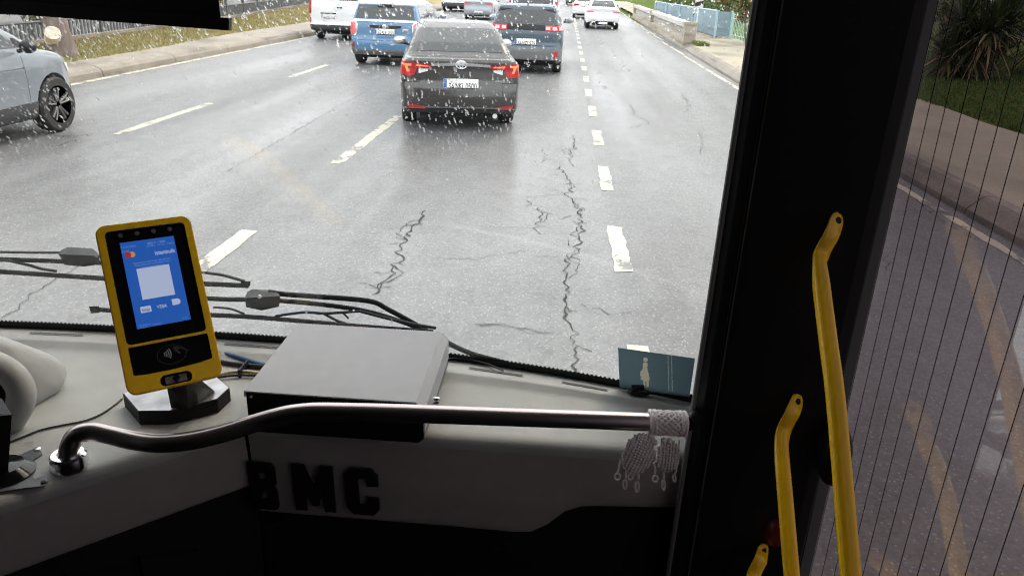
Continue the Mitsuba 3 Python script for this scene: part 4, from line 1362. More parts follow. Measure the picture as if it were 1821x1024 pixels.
fair = Manifold.batch_hull([sph(-60, 648, 1.335, .03), sph(10, 668, 1.325, .028), sph(36, 682, 1.31, .028), sph(103, 704, 1.250, .032), sph(82, 738, 1.236, .026), sph(22, 766, 1.242, .014), sph(-90, 770, 1.245, .014), sph(-90, 700, 1.25, .014)])
fair = trimesh.smoothing.filter_laplacian(to_tm(fair.refine_to_length(.008)), iterations=40)
add(BUS + '__dashboard__fairing', fair, 'dash_plastic', True)
rim = spline([G(*q) for q in ((-240, 690, 1.33), (-200, 650, 1.365), (-140, 630, 1.378), (-70, 632, 1.375), (-25, 642, 1.372), (14, 660, 1.362), (36, 688, 1.335), (36, 718, 1.305), (20, 748, 1.268), (12, 765, 1.240))], 6)
add(BUS + '__dashboard__instrument_cowl', sweep(rim, .024, 16), 'dash_plastic', 60)
face = Manifold.hull_points(np.array([G(*q) for q in ((-200, 665, 1.35), (-215, 740, 1.27), (-80, 648, 1.362), (-20, 658, 1.358), (10, 676, 1.345), (24, 696, 1.325), (22, 720, 1.30), (0, 758, 1.25), (-80, 770, 1.25), (-80, 640, 1.33), (10, 670, 1.31), (-80, 740, 1.24))]))
add(BUS + '__dashboard__instrument_face', to_tm(face), 'black_gloss', 40)

# vent slots on the ledge below the glass
for a, b in (((52, 592), (150, 594)), ((405, 605), (505, 611)), ((835, 652), (930, 664)), ((1000, 674), (1080, 690))):
    p, q = G(*a, 1.266), G(*b, 1.266)
    n_ = 8
    t = np.linspace(0, 1, n_)[:, None]
    L = p + (q - p) * t
    L[:, 1] = yw(L[:, 0]) - .026; L[:, 2] = 1.2662
    add(BUS + '__dashboard__vent_slot', strip(L - [0, .0035, 0], L + [0, .0035, 0]), 'vent_black')

# letters on the panel face
for ch, pts in (('B', ((442, 818), (498, 905))), ('M', ((520, 822), (598, 909))), ('C', ((614, 828), (676, 915)))):
    tl, br = AY(*pts[0], 1.242), AY(*pts[1], 1.247)
    w, h = br[0] - tl[0], tl[2] - br[2]
    if ch == 'B':
        poly = sbox(0, 0, .82, 1).union(sbox(.5, .52, 1, 1).buffer(0)).union(sbox(.5, 0, 1, .5))
        poly = Polygon([(0, 0), (.88, 0), (1, .08), (1, .42), (.90, .5), (1, .58), (1, .92), (.88, 1), (0, 1)]).difference(sbox(.36, .20, .66, .40)).difference(sbox(.36, .62, .66, .80))
    elif ch == 'M':
        poly = Polygon([(0, 0), (.27, 0), (.27, .55), (.42, .12), (.58, .12), (.73, .55), (.73, 0), (1, 0), (1, 1), (.70, 1), (.5, .52), (.30, 1), (0, 1)])
    else:
        poly = Polygon([(.18, 0), (.82, 0), (1, .14), (1, .38), (.64, .38), (.64, .2), (.38, .2), (.38, .8), (.64, .8), (.64, .64), (1, .64), (1, .86), (.82, 1), (.18, 1), (0, .86), (0, .14)])
    poly = affinity.scale(poly, w, h, origin=(0, 0))
    base = poly.buffer(.0005)
    mm = cat([plate(base, .0045), moved(plate(poly.buffer(-.0022), .0025), trimesh.transformations.translation_matrix([0, 0, .0043]))])
    add(BUS + '__dashboard__letter', moved(mm, basis([tl[0], 1.2485, br[2]], [1, 0, 0], [0, -.075, 1])), 'letter_black', False)

# dark lower panels and the body that closes the front
add(BUS + '__lower_panel', bx(SEAM - .001, .33, 1.275, 1.30, .3, 1.16), 'dark_trim')
fx = np.linspace(-2.0, .33, 40)
add(BUS + '__front_wall', strip(np.stack([fx, yw(fx) + .016, fx * 0 + .1], 1), np.stack([fx, yw(fx) + .016, fx * 0 + 1.262], 1)), 'dark_trim')
add(BUS + '__driver_bulkhead', bx(-2.02, -1.0, 1.30, 1.36, .3, 1.2), 'dark_trim')
# driver side lower panel, following the turned edge, with two lids
lx = np.linspace(-1.3, SEAM - .002, 20)
v0 = np.array([[x, float(ye(x)) + .035, 1.10] for x in lx]); v1 = v0 - [0, -.03, .8]
add(BUS + '__driver_lower_panel', strip(v1, v0), 'dark_trim')
for a, b, w in ((.10, .52, .30), (.56, .95, .26)):
    pass
for (pa, pb) in (((248, 990), (352, 976)), ((118, 1022), (236, 1006))):
    d0, d1 = AX(*pa, 0) if False else None, None
    qa = EYE + ray(*pa) * .0
    # on the turned panel: solve y = ye(x) + .03
    def hit(p):
        d = ray(*p); k = 1.0
        for _ in range(20):
            P = EYE + d * k
            k *= (float(ye(P[0])) + .028) / P[1]
        return EYE + d * k
    A_, B_ = hit(pa), hit(pb)
    n_ = np.array([B_[1] - A_[1], -(B_[0] - A_[0]), 0]); n_ /= np.linalg.norm(n_)
    lid = [A_, B_, B_ - [0, 0, .2], A_ - [0, 0, .2]]
    add(BUS + '__driver_lower_panel__lid', hexa([p + n_ * .010 for p in lid] + [p - n_ * .02 for p in lid]), 'dark_trim')

# pillar between windscreen and door, seen as one tall black column, with its lighter rubber edge
pil = [(.3085, 1.425), (.267, 1.222), (.282, 1.208), (.330, 1.198), (.472, 1.168), (.492, 1.168), (.500, 1.19), (.520, 1.25), (.60, 1.50), (.36, 1.60), (.325, 1.47)]
pts = Polygon(pil).buffer(-.006).buffer(.006, quad_segs=4)
SH = np.eye(4); SH[0, 2] = .0105; SH[0, 3] = -.0105 * 1.38


add(BUS + '__pillar', moved(plate(pts, 2.4), SH @ trimesh.transformations.translation_matrix([0, 0, .35])), 'dark_trim', 40)
add(BUS + '__pillar__rubber_edge', sweep([[.2672 - .005, 1.2205, .9], [.2672 + .0139, 1.2205, 2.7]], (np.array([[.005, .005]] * 2)), 8), 'seal_light', 40)
add(BUS + '__pillar__groove', sweep([[.300 - .005, 1.2032, .9], [.300 + .0139, 1.2032, 2.7]], .004, 8), 'seal_light' if False else 'black_gloss', 40)
# door: frame, tinted pane with fine heating wires, slanting yellow rails
DX = .520
add(BUS + '__door__glass', grid_sheet(*(lambda Y, Z: (np.full(Y.shape, DX), Y, Z))(*np.meshgrid([-.35, .4, 1.25], [.70, 1.5, 2.45], indexing='ij'))), 'tinted_glass')
for k in range(30):
    y = 1.185 - k * .046
    if y < -.3:
        break
    add(BUS + '__door__heating_wire', sweep([[DX - .0012, y, .71], [DX - .0012, y + .004, 2.44]], .0006, 5), 'frit')
add(BUS + '__door__frame', cat([bx(.50, .56, -.40, -.35, .35, 2.5), bx(.50, .56, -.35, 1.25, .35, .70), bx(.50, .56, -.35, 1.25, 2.45, 2.5)]), 'dark_trim')
add(BUS + '__door__seal', bx(.497, .516, 1.183, 1.200, .70, 2.45), 'seal_light')


def lug_rail(tops, name):
    """a rail: bolted paddle on the pillar, a bend, then the long straight run"""
    P = spline(tops, 14)
    n = len(P)
    s = np.concatenate([[0], np.cumsum(np.linalg.norm(np.diff(P, axis=0), axis=1))])
    k = np.clip((s - .016) / .12, 0, 1); k = k * k * (3 - 2 * k)
    across = .0140 - .0005 * k
    thick = .0036 + (.0125 - .0036) * k
    e = np.clip(1 - s / .014, 0, 1)
    across = across * np.sqrt(np.maximum(1 - e ** 2, .02))
    nl = np.array([.5, -.87, 0])
    d = P[3] - P[0]; d /= np.linalg.norm(d)
    nl -= d * (nl @ d); nl /= np.linalg.norm(nl)
    add(name + '_hole', moved(lathe([(0, -.001), (.0055, -.001), (.0055, .0006), (.0042, .0012), (0, .0008)], 18), basis(P[0] + d * .013 + nl * .0036, np.cross(d, nl), d)), 'black_paint_metal', 40)
    return add(name, sweep(P, np.stack([across, thick], 1), 20, up=nl, ridge=.085), 'yellow_rail', 50)


def on_pillar(px, py):
    a, b = np.array([.330, 1.198]), np.array([.472, 1.168])
    d = ray(px, py)
    M = np.array([[d[0], -(b - a)[0]], [d[1], -(b - a)[1]]])
    k = np.linalg.solve(M, a)
    return EYE + d * k[0]


specs = [((1489, 376), (1492, 392), (1478, 420), (1462, 450), (1458, 480), [(1472, 600), (1487, 720), (1513, 1024), (1530, 1200)]),
         ((1418, 697), (1421, 712), (1409, 735), (1394, 765), (1390, 800), [(1396, 880), (1408, 1024), (1420, 1180)]),
         ((1359, 962), (1361, 974), (1353, 995), (1341, 1020), (1336, 1050), [(1340, 1100), (1350, 1250)])]
for a, b, c1, d1, e1, run in specs:
    p0 = on_pillar(*a) + [-.004, -.006, 0]
    p1 = on_pillar(*b) + [-.008, -.012, 0]
    xr_ = .405
    pts = [p0, p1, AX(*c1, p1[0] - .009), AX(*d1, p1[0] - .019), AX(*e1, p1[0] - .027)] + [AX(*q, p1[0] - .031) for q in run]
    lug_rail(pts, BUS + '__door__handrail')
kn = on_pillar(1446, 770)
add(BUS + '__pillar__lock_cover', ball(kn + [.03, -.03, -.02], (.026, .036, .058), 3), 'dark_trim', True)
kn = on_pillar(1382, 945)
add(BUS + '__pillar__emergency_cap', ball(kn, (.022, .02, .03), 3), 'red_plastic', True)
# rest of the shell (behind and around the camera)
wall_l = Manifold.cube([.05, 7.6, 2.4]).translate([-2.03, -6.2, .3]) - Manifold.cube([.2, 1.2, .9]).translate([-2.1, .05, 1.35])
add(BUS + '__left_wall', to_tm(wall_l), 'roof_lining')
wall_r = Manifold.cube([.05, 5.8, 2.4]).translate([.53, -6.2, .3])
add(BUS + '__right_wall', to_tm(wall_r), 'roof_lining')
add(BUS + '__side_window', grid_sheet(*(lambda Y, Z: (np.full(Y.shape, -2.005), Y, Z))(*np.meshgrid([.05, 1.25], [1.35, 2.25], indexing='ij'))), 'tinted_glass')
add(BUS + '__roof', bx(-2.05, .60, -6.25, 1.52, 2.56, 2.68), 'roof_lining')
add(BUS + '__floor', bx(-2.05, .60, -6.25, 1.60, .28, .35), 'dark_trim')
add(BUS + '__rear_wall', bx(-2.05, .60, -6.30, -6.22, .3, 2.6), 'roof_lining')
# black sun blind hanging at the driver's side of the windscreen
yb_ = 1.36
q = [AY(0, 32, yb_), AY(393, 53, yb_), AY(393, -60, yb_)]
b0, b1 = AY(-420, 6, yb_), AY(393, 44, yb_)
add(BUS + '__sun_blind__cloth', hexa([[b0[0], yb_, b0[2]], [b1[0], yb_, b1[2]], [b1[0], yb_ + .002, b1[2]], [b0[0], yb_ + .002, b0[2]], [b0[0], yb_ - .0, 2.55], [b1[0], yb_, 2.55], [b1[0], yb_ + .002, 2.55], [b0[0], yb_ + .002, 2.55]]), 'frit')
c0, c1, c2, c3 = AY(-420, -8, yb_ - .004), AY(407, 55, yb_ - .004), AY(407, 33, yb_ - .004), AY(-420, -38, yb_ - .004)
add(BUS + '__sun_blind__bar', hexa([[*p] for p in (c0, c1, c2, c3)] + [[p[0], p[1] + .012, p[2]] for p in (c0, c1, c2, c3)]), 'frit')

# handrail across the dashboard
base = G(124, 826, 1.252)
zb_ = float((base - EYE) @ R[:, 2])
rp = [base, base + [0, 0, .016]]
for px, py, zc in ((124.5, 793, None), (136, 774, None), (163, 767, None), (194, 773, None), (238, 783, None), (285, 788, None), (340, 783, None), (400, 769, None), (460, 750, None), (505, 738, None), (540, 733, None), (580, 731.5, None), (700, 734, None), (900, 741, None), (1100, 748, None), (1222, 753, None)):
    zc = float(np.interp(px, [124, 165, 300, 460, 1222], [zb_ - .012, zb_ - .010, 1.30, 1.335, 1.345]))
    rp.append(AZ(px, py, zc))
rp = spline(rp, 6)
add(BUS + '__handrail__tube', sweep(rp, .0160, 28), 'steel_brushed', 60)
fl = [(0, 0), (.030, 0), (.0305, .004), (.029, .022), (.0255, .026), (.0175, .026), (.0175, .02), (0, .02)]
add(BUS + '__handrail__flange', lathe(fl, 40).apply_translation(base + [0, 0, -.003]), 'chrome', 30)
add(BUS + '__handrail__bracket', sweep([rp[-1], rp[-1] * .5 + np.array([.290, 1.235, rp[-1][2]]) * .5, [.290, 1.235, rp[-1][2]]], .0135, 16), 'black_paint_metal', 50)
RD = rp[-1] - rp[-20]; RD /= np.linalg.norm(RD)

# wipers on the outside of the glass
def W_(px, py, off=.035):
    return on_glass(px, py, off)


w = sub(BUS, 'wiper')
flat = lambda pts, a, b, n=6, off=.035: sweep(spline([W_(*p, off) for p in pts], n), (np.array([[a, b]] * ((len(pts) - 1) * n + 1))), 10, up=(0, 1, 0.2))
up_ = lambda pts, hh, off=.035, n=5: sweep(spline([W_(*p, off) for p in pts], n), np.array([[hh, .004]] * ((len(pts) - 1) * n + 1)), 8, up=(0, 1, 0.1))
add(w + '__arm', up_([(-620, 28), (-380, 35), (-160, 446), (0, 448), (70, 449), (125, 449)], .0028, .05), 'wiper_black', 40)
add(w + '__arm', up_([(-620, 29), (-380, 36), (-160, 456), (0, 461), (90, 464), (250, 470)], .0058, .05), 'wiper_black', 40)
add(w + '__pivot', hexa([W_(104, 452, .035), W_(178, 455, .035), W_(176, 470, .035), W_(150, 474, .035), W_(115, 471, .035), W_(108, 445, .075), W_(120, 439, .075), W_(165, 442, .075), W_(176, 452, .075)]), 'wiper_black', False)
add(w + '__yoke', up_([(-60, 478), (0, 463), (45, 470), (75, 478), (100, 482)], .0032, .045), 'wiper_black', 40)
add(w + '__yoke', up_([(330, 480), (375, 486), (400, 490), (435, 500)], .0032, .045), 'wiper_black', 40)
add(w + '__blade', up_([(-620, 31), (-380, 38), (-160, 474), (0, 483), (200, 496), (330, 503), (441, 508)], .0062, .022), 'wiper_black', 40)
add(w + '__end_cap', hexa([W_(x, y, o) for o in (.018, .032) for x, y in ((428, 500), (446, 500), (444, 510), (430, 512))]), 'wiper_black', False)
w = sub(BUS, 'wiper')
add(w + '__arm', up_([(300, 527), (400, 532), (470, 533), (560, 540), (640, 551), (700, 567), (760, 590), (830, 625), (900, 645)], .0062, .050), 'wiper_black', 40)
add(w + '__arm', up_([(478, 519), (505, 523), (560, 527), (655, 535), (690, 550), (745, 580), (800, 612), (870, 640), (960, 668)], .0068, .066), 'wiper_black', 40)
add(w + '__pivot', hexa([W_(435, 530, .035), W_(498, 526, .035), W_(496, 545, .035), W_(465, 552, .035), W_(438, 546, .035), W_(440, 519, .08), W_(448, 514, .08), W_(488, 516, .08), W_(499, 530, .08)]), 'wiper_black', False)
add(w + '__bolt', moved(lathe([(0, 0), (.0042, 0), (.0042, .003), (0, .004)], 14), basis(W_(462, 527, .03), [1, 0, 0], [0, 0, 1])), 'white_metal', 40)
add(w + '__blade', up_([(165, 550), (300, 557), (440, 563), (560, 573), (640, 580), (770, 590)], .0062, .022), 'wiper_black', 40)
add(w + '__end_cap', hexa([W_(x, y, o) for o in (.018, .032) for x, y in ((158, 545), (176, 544), (177, 556), (162, 557))]), 'wiper_black', False)
for pts, hh in (([(490, 562), (515, 558), (545, 555), (580, 557), (640, 553)], .0030), ([(575, 557), (600, 570), (615, 575)], .0026), ([(640, 553), (690, 566), (740, 577), (775, 583)], .0036), ([(380, 546), (410, 549), (435, 558)], .0020), ([(610, 556), (620, 566)], .0014), ([(200, 545), (240, 545), (280, 554)], .0024)):
    add(w + '__yoke', up_(pts, hh, .040), 'wiper_black', 40)
for p in ((629, 552), (745, 574), (545, 556)):
    add(w + '__pin', ball(W_(*p, .035), .0026, 1), 'white_metal', True)

# ------------------------------------------------------------------ things on the dashboard
# ticket validator
t = thing('ticket_validator', 'yellow card validator with glowing blue screen standing on the dashboard', 'card reader')
VC = np.array([-.6973, 1.23, 1.4968])
VN = np.array([.45695757, -.73092097, .50689674]); VU = np.array([.83833694, .54436931, .02921015])
VV = np.cross(VN, VU)
VM = lambda d=0.0: basis(VC + VN * d, VU, VV, VN)
wid, hei, dep = .1594, .3067, .026
outer = rrect(wid, hei, .017)
win1 = rrect(.1325, .2065, .008, cx=.0008, cy=.0375)
low = Polygon([(-.0648, -.0702), (.0672, -.0706), (.0672, -.1170), (.045, -.1205), (0, -.1228), (-.045, -.1222), (-.0645, -.1200)]).buffer(-.002).buffer(.002)
slot = rrect(.053, .0205, .0098, cx=.0012, cy=-.1400)
shell = cat([moved(plate(outer.buffer(-.0025), dep - .003), trimesh.transformations.translation_matrix([0, 0, -dep])),
             moved(plate(outer, dep - .008), trimesh.transformations.translation_matrix([0, 0, -dep + .003]))])
face = outer.buffer(-.0022).difference(win1).difference(low).difference(slot)
body_m = cat([moved(plate(outer, dep - .0075), trimesh.transformations.translation_matrix([0, 0, -dep])), moved(plate(face, .0055), trimesh.transformations.translation_matrix([0, 0, -.0076])),
              moved(plate(outer.buffer(-.0009).difference(outer.buffer(-.004)), .0015), trimesh.transformations.translation_matrix([0, 0, -.0058]))])
add(t + '__housing', moved(body_m, VM()), 'yellow_plastic', 30)
add(t + '__back_shell', moved(plate(outer.buffer(-.003), .012), VM(-dep - .0121)), 'cable_cream', 30)
add(t + '__front_panel', moved(plate(win1.buffer(.001), .002), VM(-.0068)), 'black_gloss', False)
add(t + '__tap_panel', moved(plate(low.buffer(.001), .002), VM(-.0068)), 'black_gloss', False)
add(t + '__camera_slot__recess', moved(plate(slot.buffer(.001), .001), VM(-.0072)), 'black_gloss', False)
add(t + '__camera_slot__window', moved(plate(rrect(.036, .0125, .001, cx=.0012, cy=-.1400), .0008), VM(-.0062)), 'vent_light', False)
add(t + '__camera_slot__lens', moved(lathe([(0, 0), (.0062, 0), (.0062, .002), (0, .0028)], 20), VM(-.0054) @ trimesh.transformations.translation_matrix([.002, -.1400, 0])), 'black_gloss', 40)
for u in (-.0408, -.0136, .0139, .0411):
    add(t + '__sensor', moved(lathe([(0, 0), (.0042, 0), (.0040, .0008), (0, .0010)], 16), VM(-.0048) @ trimesh.transformations.translation_matrix([u, .1313, 0])), 'sensor_grey', 40)
sc = t + '__screen'
D0 = -.0045
add(sc + '__panel', moved(plate(sbox(-.0446, -.0402, .0452, .1178), .0006), VM(D0 - .0004)), 'glow_screen_blue', False)
card = plate(sbox(-.0266, .0098, .0278, .0668), .0002)
add(sc + '__white_card', moved(card, VM(D0 + .0004)), 'glow_screen_white', False)
txt = []
for s_, h_, u, v, bold, wd in (('16.09.2024', .0034, -.0315, .1106, 0, .024), ('15:31', .0034, -.0378, .1030, 0, .012), ('500 T - 500', .0038, .0145, .1118, 1, .030), ('S:2088', .0030, .004, .1066, 0, .013), ('V:1.1.04', .0030, .0215, .1066, 0, .012), ('G:10006', .0030, .0375, .1064, 0, .012)):
    m_ = centred_text(s_, h_, .0002, bool(bold), wd); m_.apply_translation([u, v - h_ / 2, 0]); add(sc + '__text_line', moved(m_, VM(D0 + .0004)), 'glow_screen_text', False)
for s_, h_, u, v, wd in (('Temassiz kartinizi okutunuz', .0030, .0005, .0790, .062), ('Please tap your contactless card', .0030, .0005, .0742, .058), ('kodu okutunuz', .0030, .0005, .0696, .040), ('Terminal No', .0026, -.031, -.0335, .018), ('3.2.0', .0026, -.034, -.0372, .010), ('Hat No', .0026, -.011, -.0358, .012), ('S 21', .0026, .036, -.0345, .008)):
    m_ = centred_text(s_, h_, .0002, False, wd); m_.apply_translation([u, v - h_ / 2, 0])
    add(sc + '__text_line', moved(m_, VM(D0 + .0004)), 'glow_screen_text', False)
big = []
m_ = centred_text('istanbulk', .0066, .0002, True, .034); m_.apply_translation([.0255, .0905, 0]); big.append(m_)
m_ = centred_text('VISA', .0058, .0002, True, .0165); m_.apply_translation([.0022, -.0072, 0]); big.append(m_)
big.append(moved(plate(rrect(.0175, .0112, .0008, cx=-.0244, cy=-.0078), .0002), np.eye(4)))
big.append(plate(sbox(.0200, -.0090, .0285, .0022).union(Point(.0285, -.0034).buffer(.0056)), .0002))
add(sc + '__logos', moved(cat(big), VM(D0 + .0004)), 'glow_screen_white', False)
m_ = centred_text('troy', .0052, .0002, True, .0125); m_.apply_translation([-.0244, -.0096, 0])
add(sc + '__logo_text', moved(m_, VM(D0 + .0007)), 'glow_screen_dark', False)
add(sc + '__red_disc', moved(plate(Point(-.0352, .0943).buffer(.0052), .0002), VM(D0 + .0004)), 'glow_screen_red', False)
add(sc + '__orange_disc', moved(plate(Point(-.0284, .0941).buffer(.0052).difference(Point(-.0352, .0943).buffer(.0052)), .0002), VM(D0 + .0004)), 'glow_screen_orange', False)
# contactless sign on the tap panel
ic = []
for k, r_ in enumerate((.0050, .0085, .0120, .0155)):
    a = np.linspace(-.62, .62, 12)
    c_ = np.array([-.0145, -.0935])
    o_ = [(c_[0] + (r_ + .0010) * math.cos(x), c_[1] + (r_ + .0010) * math.sin(x)) for x in a] + [(c_[0] + (r_ - .0006) * math.cos(x), c_[1] + (r_ - .0006) * math.sin(x)) for x in a[::-1]]
    ic.append(plate(Polygon(o_), .0002))
add(t + '__contactless_sign__waves', moved(cat(ic), VM(-.0046)), 'sensor_light', False)
el = affinity.scale(Point(0, 0).buffer(1, quad_segs=12), .0245, .0175); el = affinity.translate(el.difference(affinity.scale(el, .96, .945)), .002, -.0955)
hand = Polygon([(.006, -.082), (.013, -.083), (.022, -.088), (.031, -.094), (.0305, -.0955), (.022, -.0905), (.016, -.0875), (.013, -.0895), (.017, -.096), (.0155, -.098), (.009, -.092), (.0065, -.088)])
add(t + '__contactless_sign__hand', moved(cat([plate(el, .0002), plate(hand, .0002)]), VM(-.0046)), 'sensor_dim', False)
# its stand
bp = np.array([G(x, y, 1.283)[:2] for x, y in ((218, 698), (245, 729.5), (300, 729), (336, 721), (386, 708), (408, 688), (385, 668), (300, 672))])
bpoly = Polygon(bp)
add(t + '__base', moved(plate(bpoly, .028), trimesh.transformations.translation_matrix([0, 0, 1.2525])), 'black_paint_metal', False)
add(t + '__base__tape', moved(plate(bpoly.buffer(-.0015).difference(sbox(-.715, 1.10, -.665, 1.215) if False else Point(0, 0).buffer(.001)), .0012), trimesh.transformations.translation_matrix([0, 0, 1.2806])), 'tape_silver', False)
fc = G(318, 728, 1.283); bk = VC - VV * .147 - VN * .020
add(t + '__neck', hexa([p + d for p, sx_ in ((fc + [0, .004, 0], .017), (fc + [.02, .075, 0], .017)) for d in ([-sx_, 0, 0], [sx_, 0, 0])] + [bk + VU * a + VV * b for a, b in ((-.016, 0), (.016, 0), (-.016, .03), (.016, .03))]), 'black_paint_metal', False)

# grey metal box
t = thing('metal_box', 'grey lidded metal box with black front standing on the dashboard', 'box')
X0, X1, Y0, Y1, ZT = -.540, -.2275, 1.186, 1.486, 1.352
add(t + '__case', to_tm(prism([(X0 + .002, 1.2655), (X1 + .004, 1.2655), (X1 + .012, 1.274), (X1 + .012, ZT - .018), (X1 - .002, ZT - .003), (X0 + .002, ZT - .003)], 'y', Y0 + .004, Y1 - .002)), 'black_paint_metal', False)
lid_ = [(X0, ZT - .012), (X0, ZT), (X1, ZT), (X1 + .016, ZT - .016), (X1 + .016, ZT - .060), (X1 + .013, ZT - .060), (X1 + .013, ZT - .0165), (X1 - .001, ZT - .0025), (X0 + .002, ZT - .0025), (X0 + .002, ZT - .012)]
add(t + '__lid', to_tm(prism(lid_, 'y', Y0, Y1)), 'grey_lid', False)
add(t + '__side_panel', bx(X1 + .0125, X1 + .015, Y0 + .002, Y1 - .004, 1.2745, ZT - .0605), 'lid_side')
for x_ in (X0 + .03, X1 - .03):
    for y_ in (1.275, Y1 - .03):
        add(t + '__foot', lathe([(0, 1.251), (.010, 1.251), (.010, 1.2655), (0, 1.2655)], 16).apply_translation([x_, y_, 0]), 'rubber', 40)

lk = np.array([X1 + .015, 1.285, 1.300])
add(t + '__lock__body', moved(lathe([(0, 0), (.0085, 0), (.0085, .010), (.007, .012), (0, .012)], 20), basis(lk, [0, 1, 0], [0, 0, 1])), 'chrome', 40)
add(t + '__lock__key_slot', bx(lk[0] + .012, lk[0] + .0125, lk[1] - .0008, lk[1] + .0008, lk[2] - .004, lk[2] + .004), 'frit')
for x_, z_ in ((X0 + .012, ZT - .012),):
    add(t + '__screw', ball([x_, Y0 + .002, z_], .003, 2), 'chrome', True)

# driver's display at the far left with its bracket
t = thing('driver_display', 'black display unit cut off by the left edge, on its bracket', 'display')
p = [AY(20, 737, 1.00), AY(22, 846, 1.02), AY(-120, 880, .95), AY(-120, 742, .93)]
q = [AY(-4, 708, 1.10), AY(-4, 820, 1.12)]
fr = AY(20, 737, 1.0)
add(t + '__housing', hexa([AY(21, 737, 1.0), AY(14, 845, 1.02), AY(-200, 760, .90), AY(-200, 905, .90), AY(3, 708, 1.04), AY(0, 822, 1.06), AY(-215, 718, .94), AY(-215, 850, .96)]), 'black_paint_metal', False)
f0, f1 = G(30, 848, 1.256), G(66, 856, 1.256)
add(t + '__foot', moved(lathe([(0, 0), (.045, 0), (.045, .004), (.03, .018), (.012, .022), (0, .022)], 28), trimesh.transformations.translation_matrix(G(10, 842, 1.2525))), 'black_gloss', 30)
add(t + '__bracket', moved(plate(Polygon([tuple(G(x, y, 1.2545)[:2]) for x, y in ((-20, 835), (20, 815), (60, 797), (70, 800), (74, 806), (55, 818), (52, 840), (60, 850), (78, 846), (84, 853), (78, 862), (40, 866), (0, 872), (-20, 880))]).buffer(.001), .0022), trimesh.transformations.translation_matrix([0, 0, 1.2515])), 'bracket_grey', False)
s_ = G(67, 797, 1.256)
add(t + '__screw', lathe([(0, 0), (.005, 0), (.005, .004), (.002, .005), (0, .005)], 14).apply_translation([s_[0], s_[1], 1.2525]), 'chrome', 40)
s_ = G(77, 856, 1.256)
add(t + '__screw', lathe([(0, 0), (.004, 0), (.004, .004), (0, .005)], 14).apply_translation([s_[0], s_[1], 1.2525]), 'black_paint_metal', 40)
mk = Polygon([tuple(G(x, y, 1.2545)[:2]) for x, y in ((35, 790), (45, 783), (60, 782), (58, 792), (48, 793))])
add(BUS + '__dashboard__glue_mark', moved(plate(mk, .0004), trimesh.transformations.translation_matrix([0, 0, 1.2513])), 'dust_mark', False)

# cables
t = thing('thin_cable', 'thin dark cable running from the validator base to the left edge', 'cable')
cp = [G(x, y, 1.2555) for x, y in ((217, 708), (205, 718), (180, 735), (150, 747), (110, 755), (70, 764), (25, 782), (-30, 800))]
add(t, sweep(spline([c_ + [0, 0, -.001] for c_ in cp], 6), .0019, 8), 'cable_dark', 40)
cabs = [('blue_cable', 'thick blue black cable from behind the validator to the metal box', 'cable_blue', .0058, ((370, 622), (400, 630), (430, 638), (468, 650), (500, 655))),
        ('black_cable', 'black cable just below the thick blue one beside the metal box', 'cable_dark', .0048, ((370, 638), (400, 645), (440, 650), (475, 653))),
        ('cream_cable', 'cream coloured cable bundle curving between validator and metal box', 'cable_cream', .0042, ((375, 672), (400, 664), (430, 661), (462, 664))),
        ('black_cable', 'lower thin black cable under the cream bundle behind the validator', 'cable_dark', .0026, ((370, 674), (395, 670), (425, 667), (465, 668)))]
for i, (n_, l_, m_, r_, pts) in enumerate(cabs):
    k = thing(n_, l_, 'cable', 'cables on the dashboard')
    add(k, sweep(spline([G(x, y, 1.259) + [0, 0, r_ * .2] for x, y in pts], 6), r_, 10), m_, 40)
tie = G(434, 655, 1.262)
k = thing('cable_tie', 'black cable tie standing round the cables beside the metal box', 'cable tie')
add(k, cat([bx(tie[0] - .0016, tie[0] + .0016, tie[1] - .022, tie[1] + .02, 1.253, 1.272), bx(tie[0] - .003, tie[0] + .003, tie[1] - .026, tie[1] - .022, 1.253, 1.272)]), 'frit')
k = thing('black_cable', 'thin black lead on the dash ledge to the right of the metal box', 'cable')
add(k, sweep(spline([G(x, y, 1.268) for x, y in ((775, 640), (800, 637), (830, 638), (870, 648), (895, 659))], 6), .0018, 8), 'cable_dark', 40)

# stickers and small things at the right foot of the windscreen
k = thing('priority_sticker', 'blue sticker with pale pregnant figure in the lower right of the windscreen', 'sticker')
cor_ = [(1099, 618), (1236, 637), (1226, 706), (1102, 689)]


def quad(u, v, off=-.003):
    a = np.array(cor_, float)
    p = (a[0] * (1 - u) + a[1] * u) * (1 - v) + (a[3] * (1 - u) + a[2] * u) * v
    return on_glass(p[0], p[1], off)


SO = np.array([quad(.5, .5, -.010)])[0]
su = np.array([1, -.25, 0]); su /= np.linalg.norm(su); sv = np.array([0, -.13, 1]); sv -= su * (su @ sv); sv /= np.linalg.norm(sv)
sn = np.cross(su, sv)


def on_sheet(pxs):
    """a flat outline on the sticker's own plane"""
    out = []
    for x, y in pxs:
        d = ray(x, y)
        q = EYE + d * (((SO - EYE) @ sn) / (d @ sn)) - SO
        out.append((q @ su, q @ sv))
    return Polygon(out).buffer(0)


def film(poly):
    ms = []
    for g in getattr(poly, 'geoms', [poly]):
        vv, ff = trimesh.creation.triangulate_polygon(g, engine='earcut')
        ms.append(tm(np.c_[vv, vv[:, :1] * 0], ff))
    return moved(cat(ms), basis(SO, su, sv))


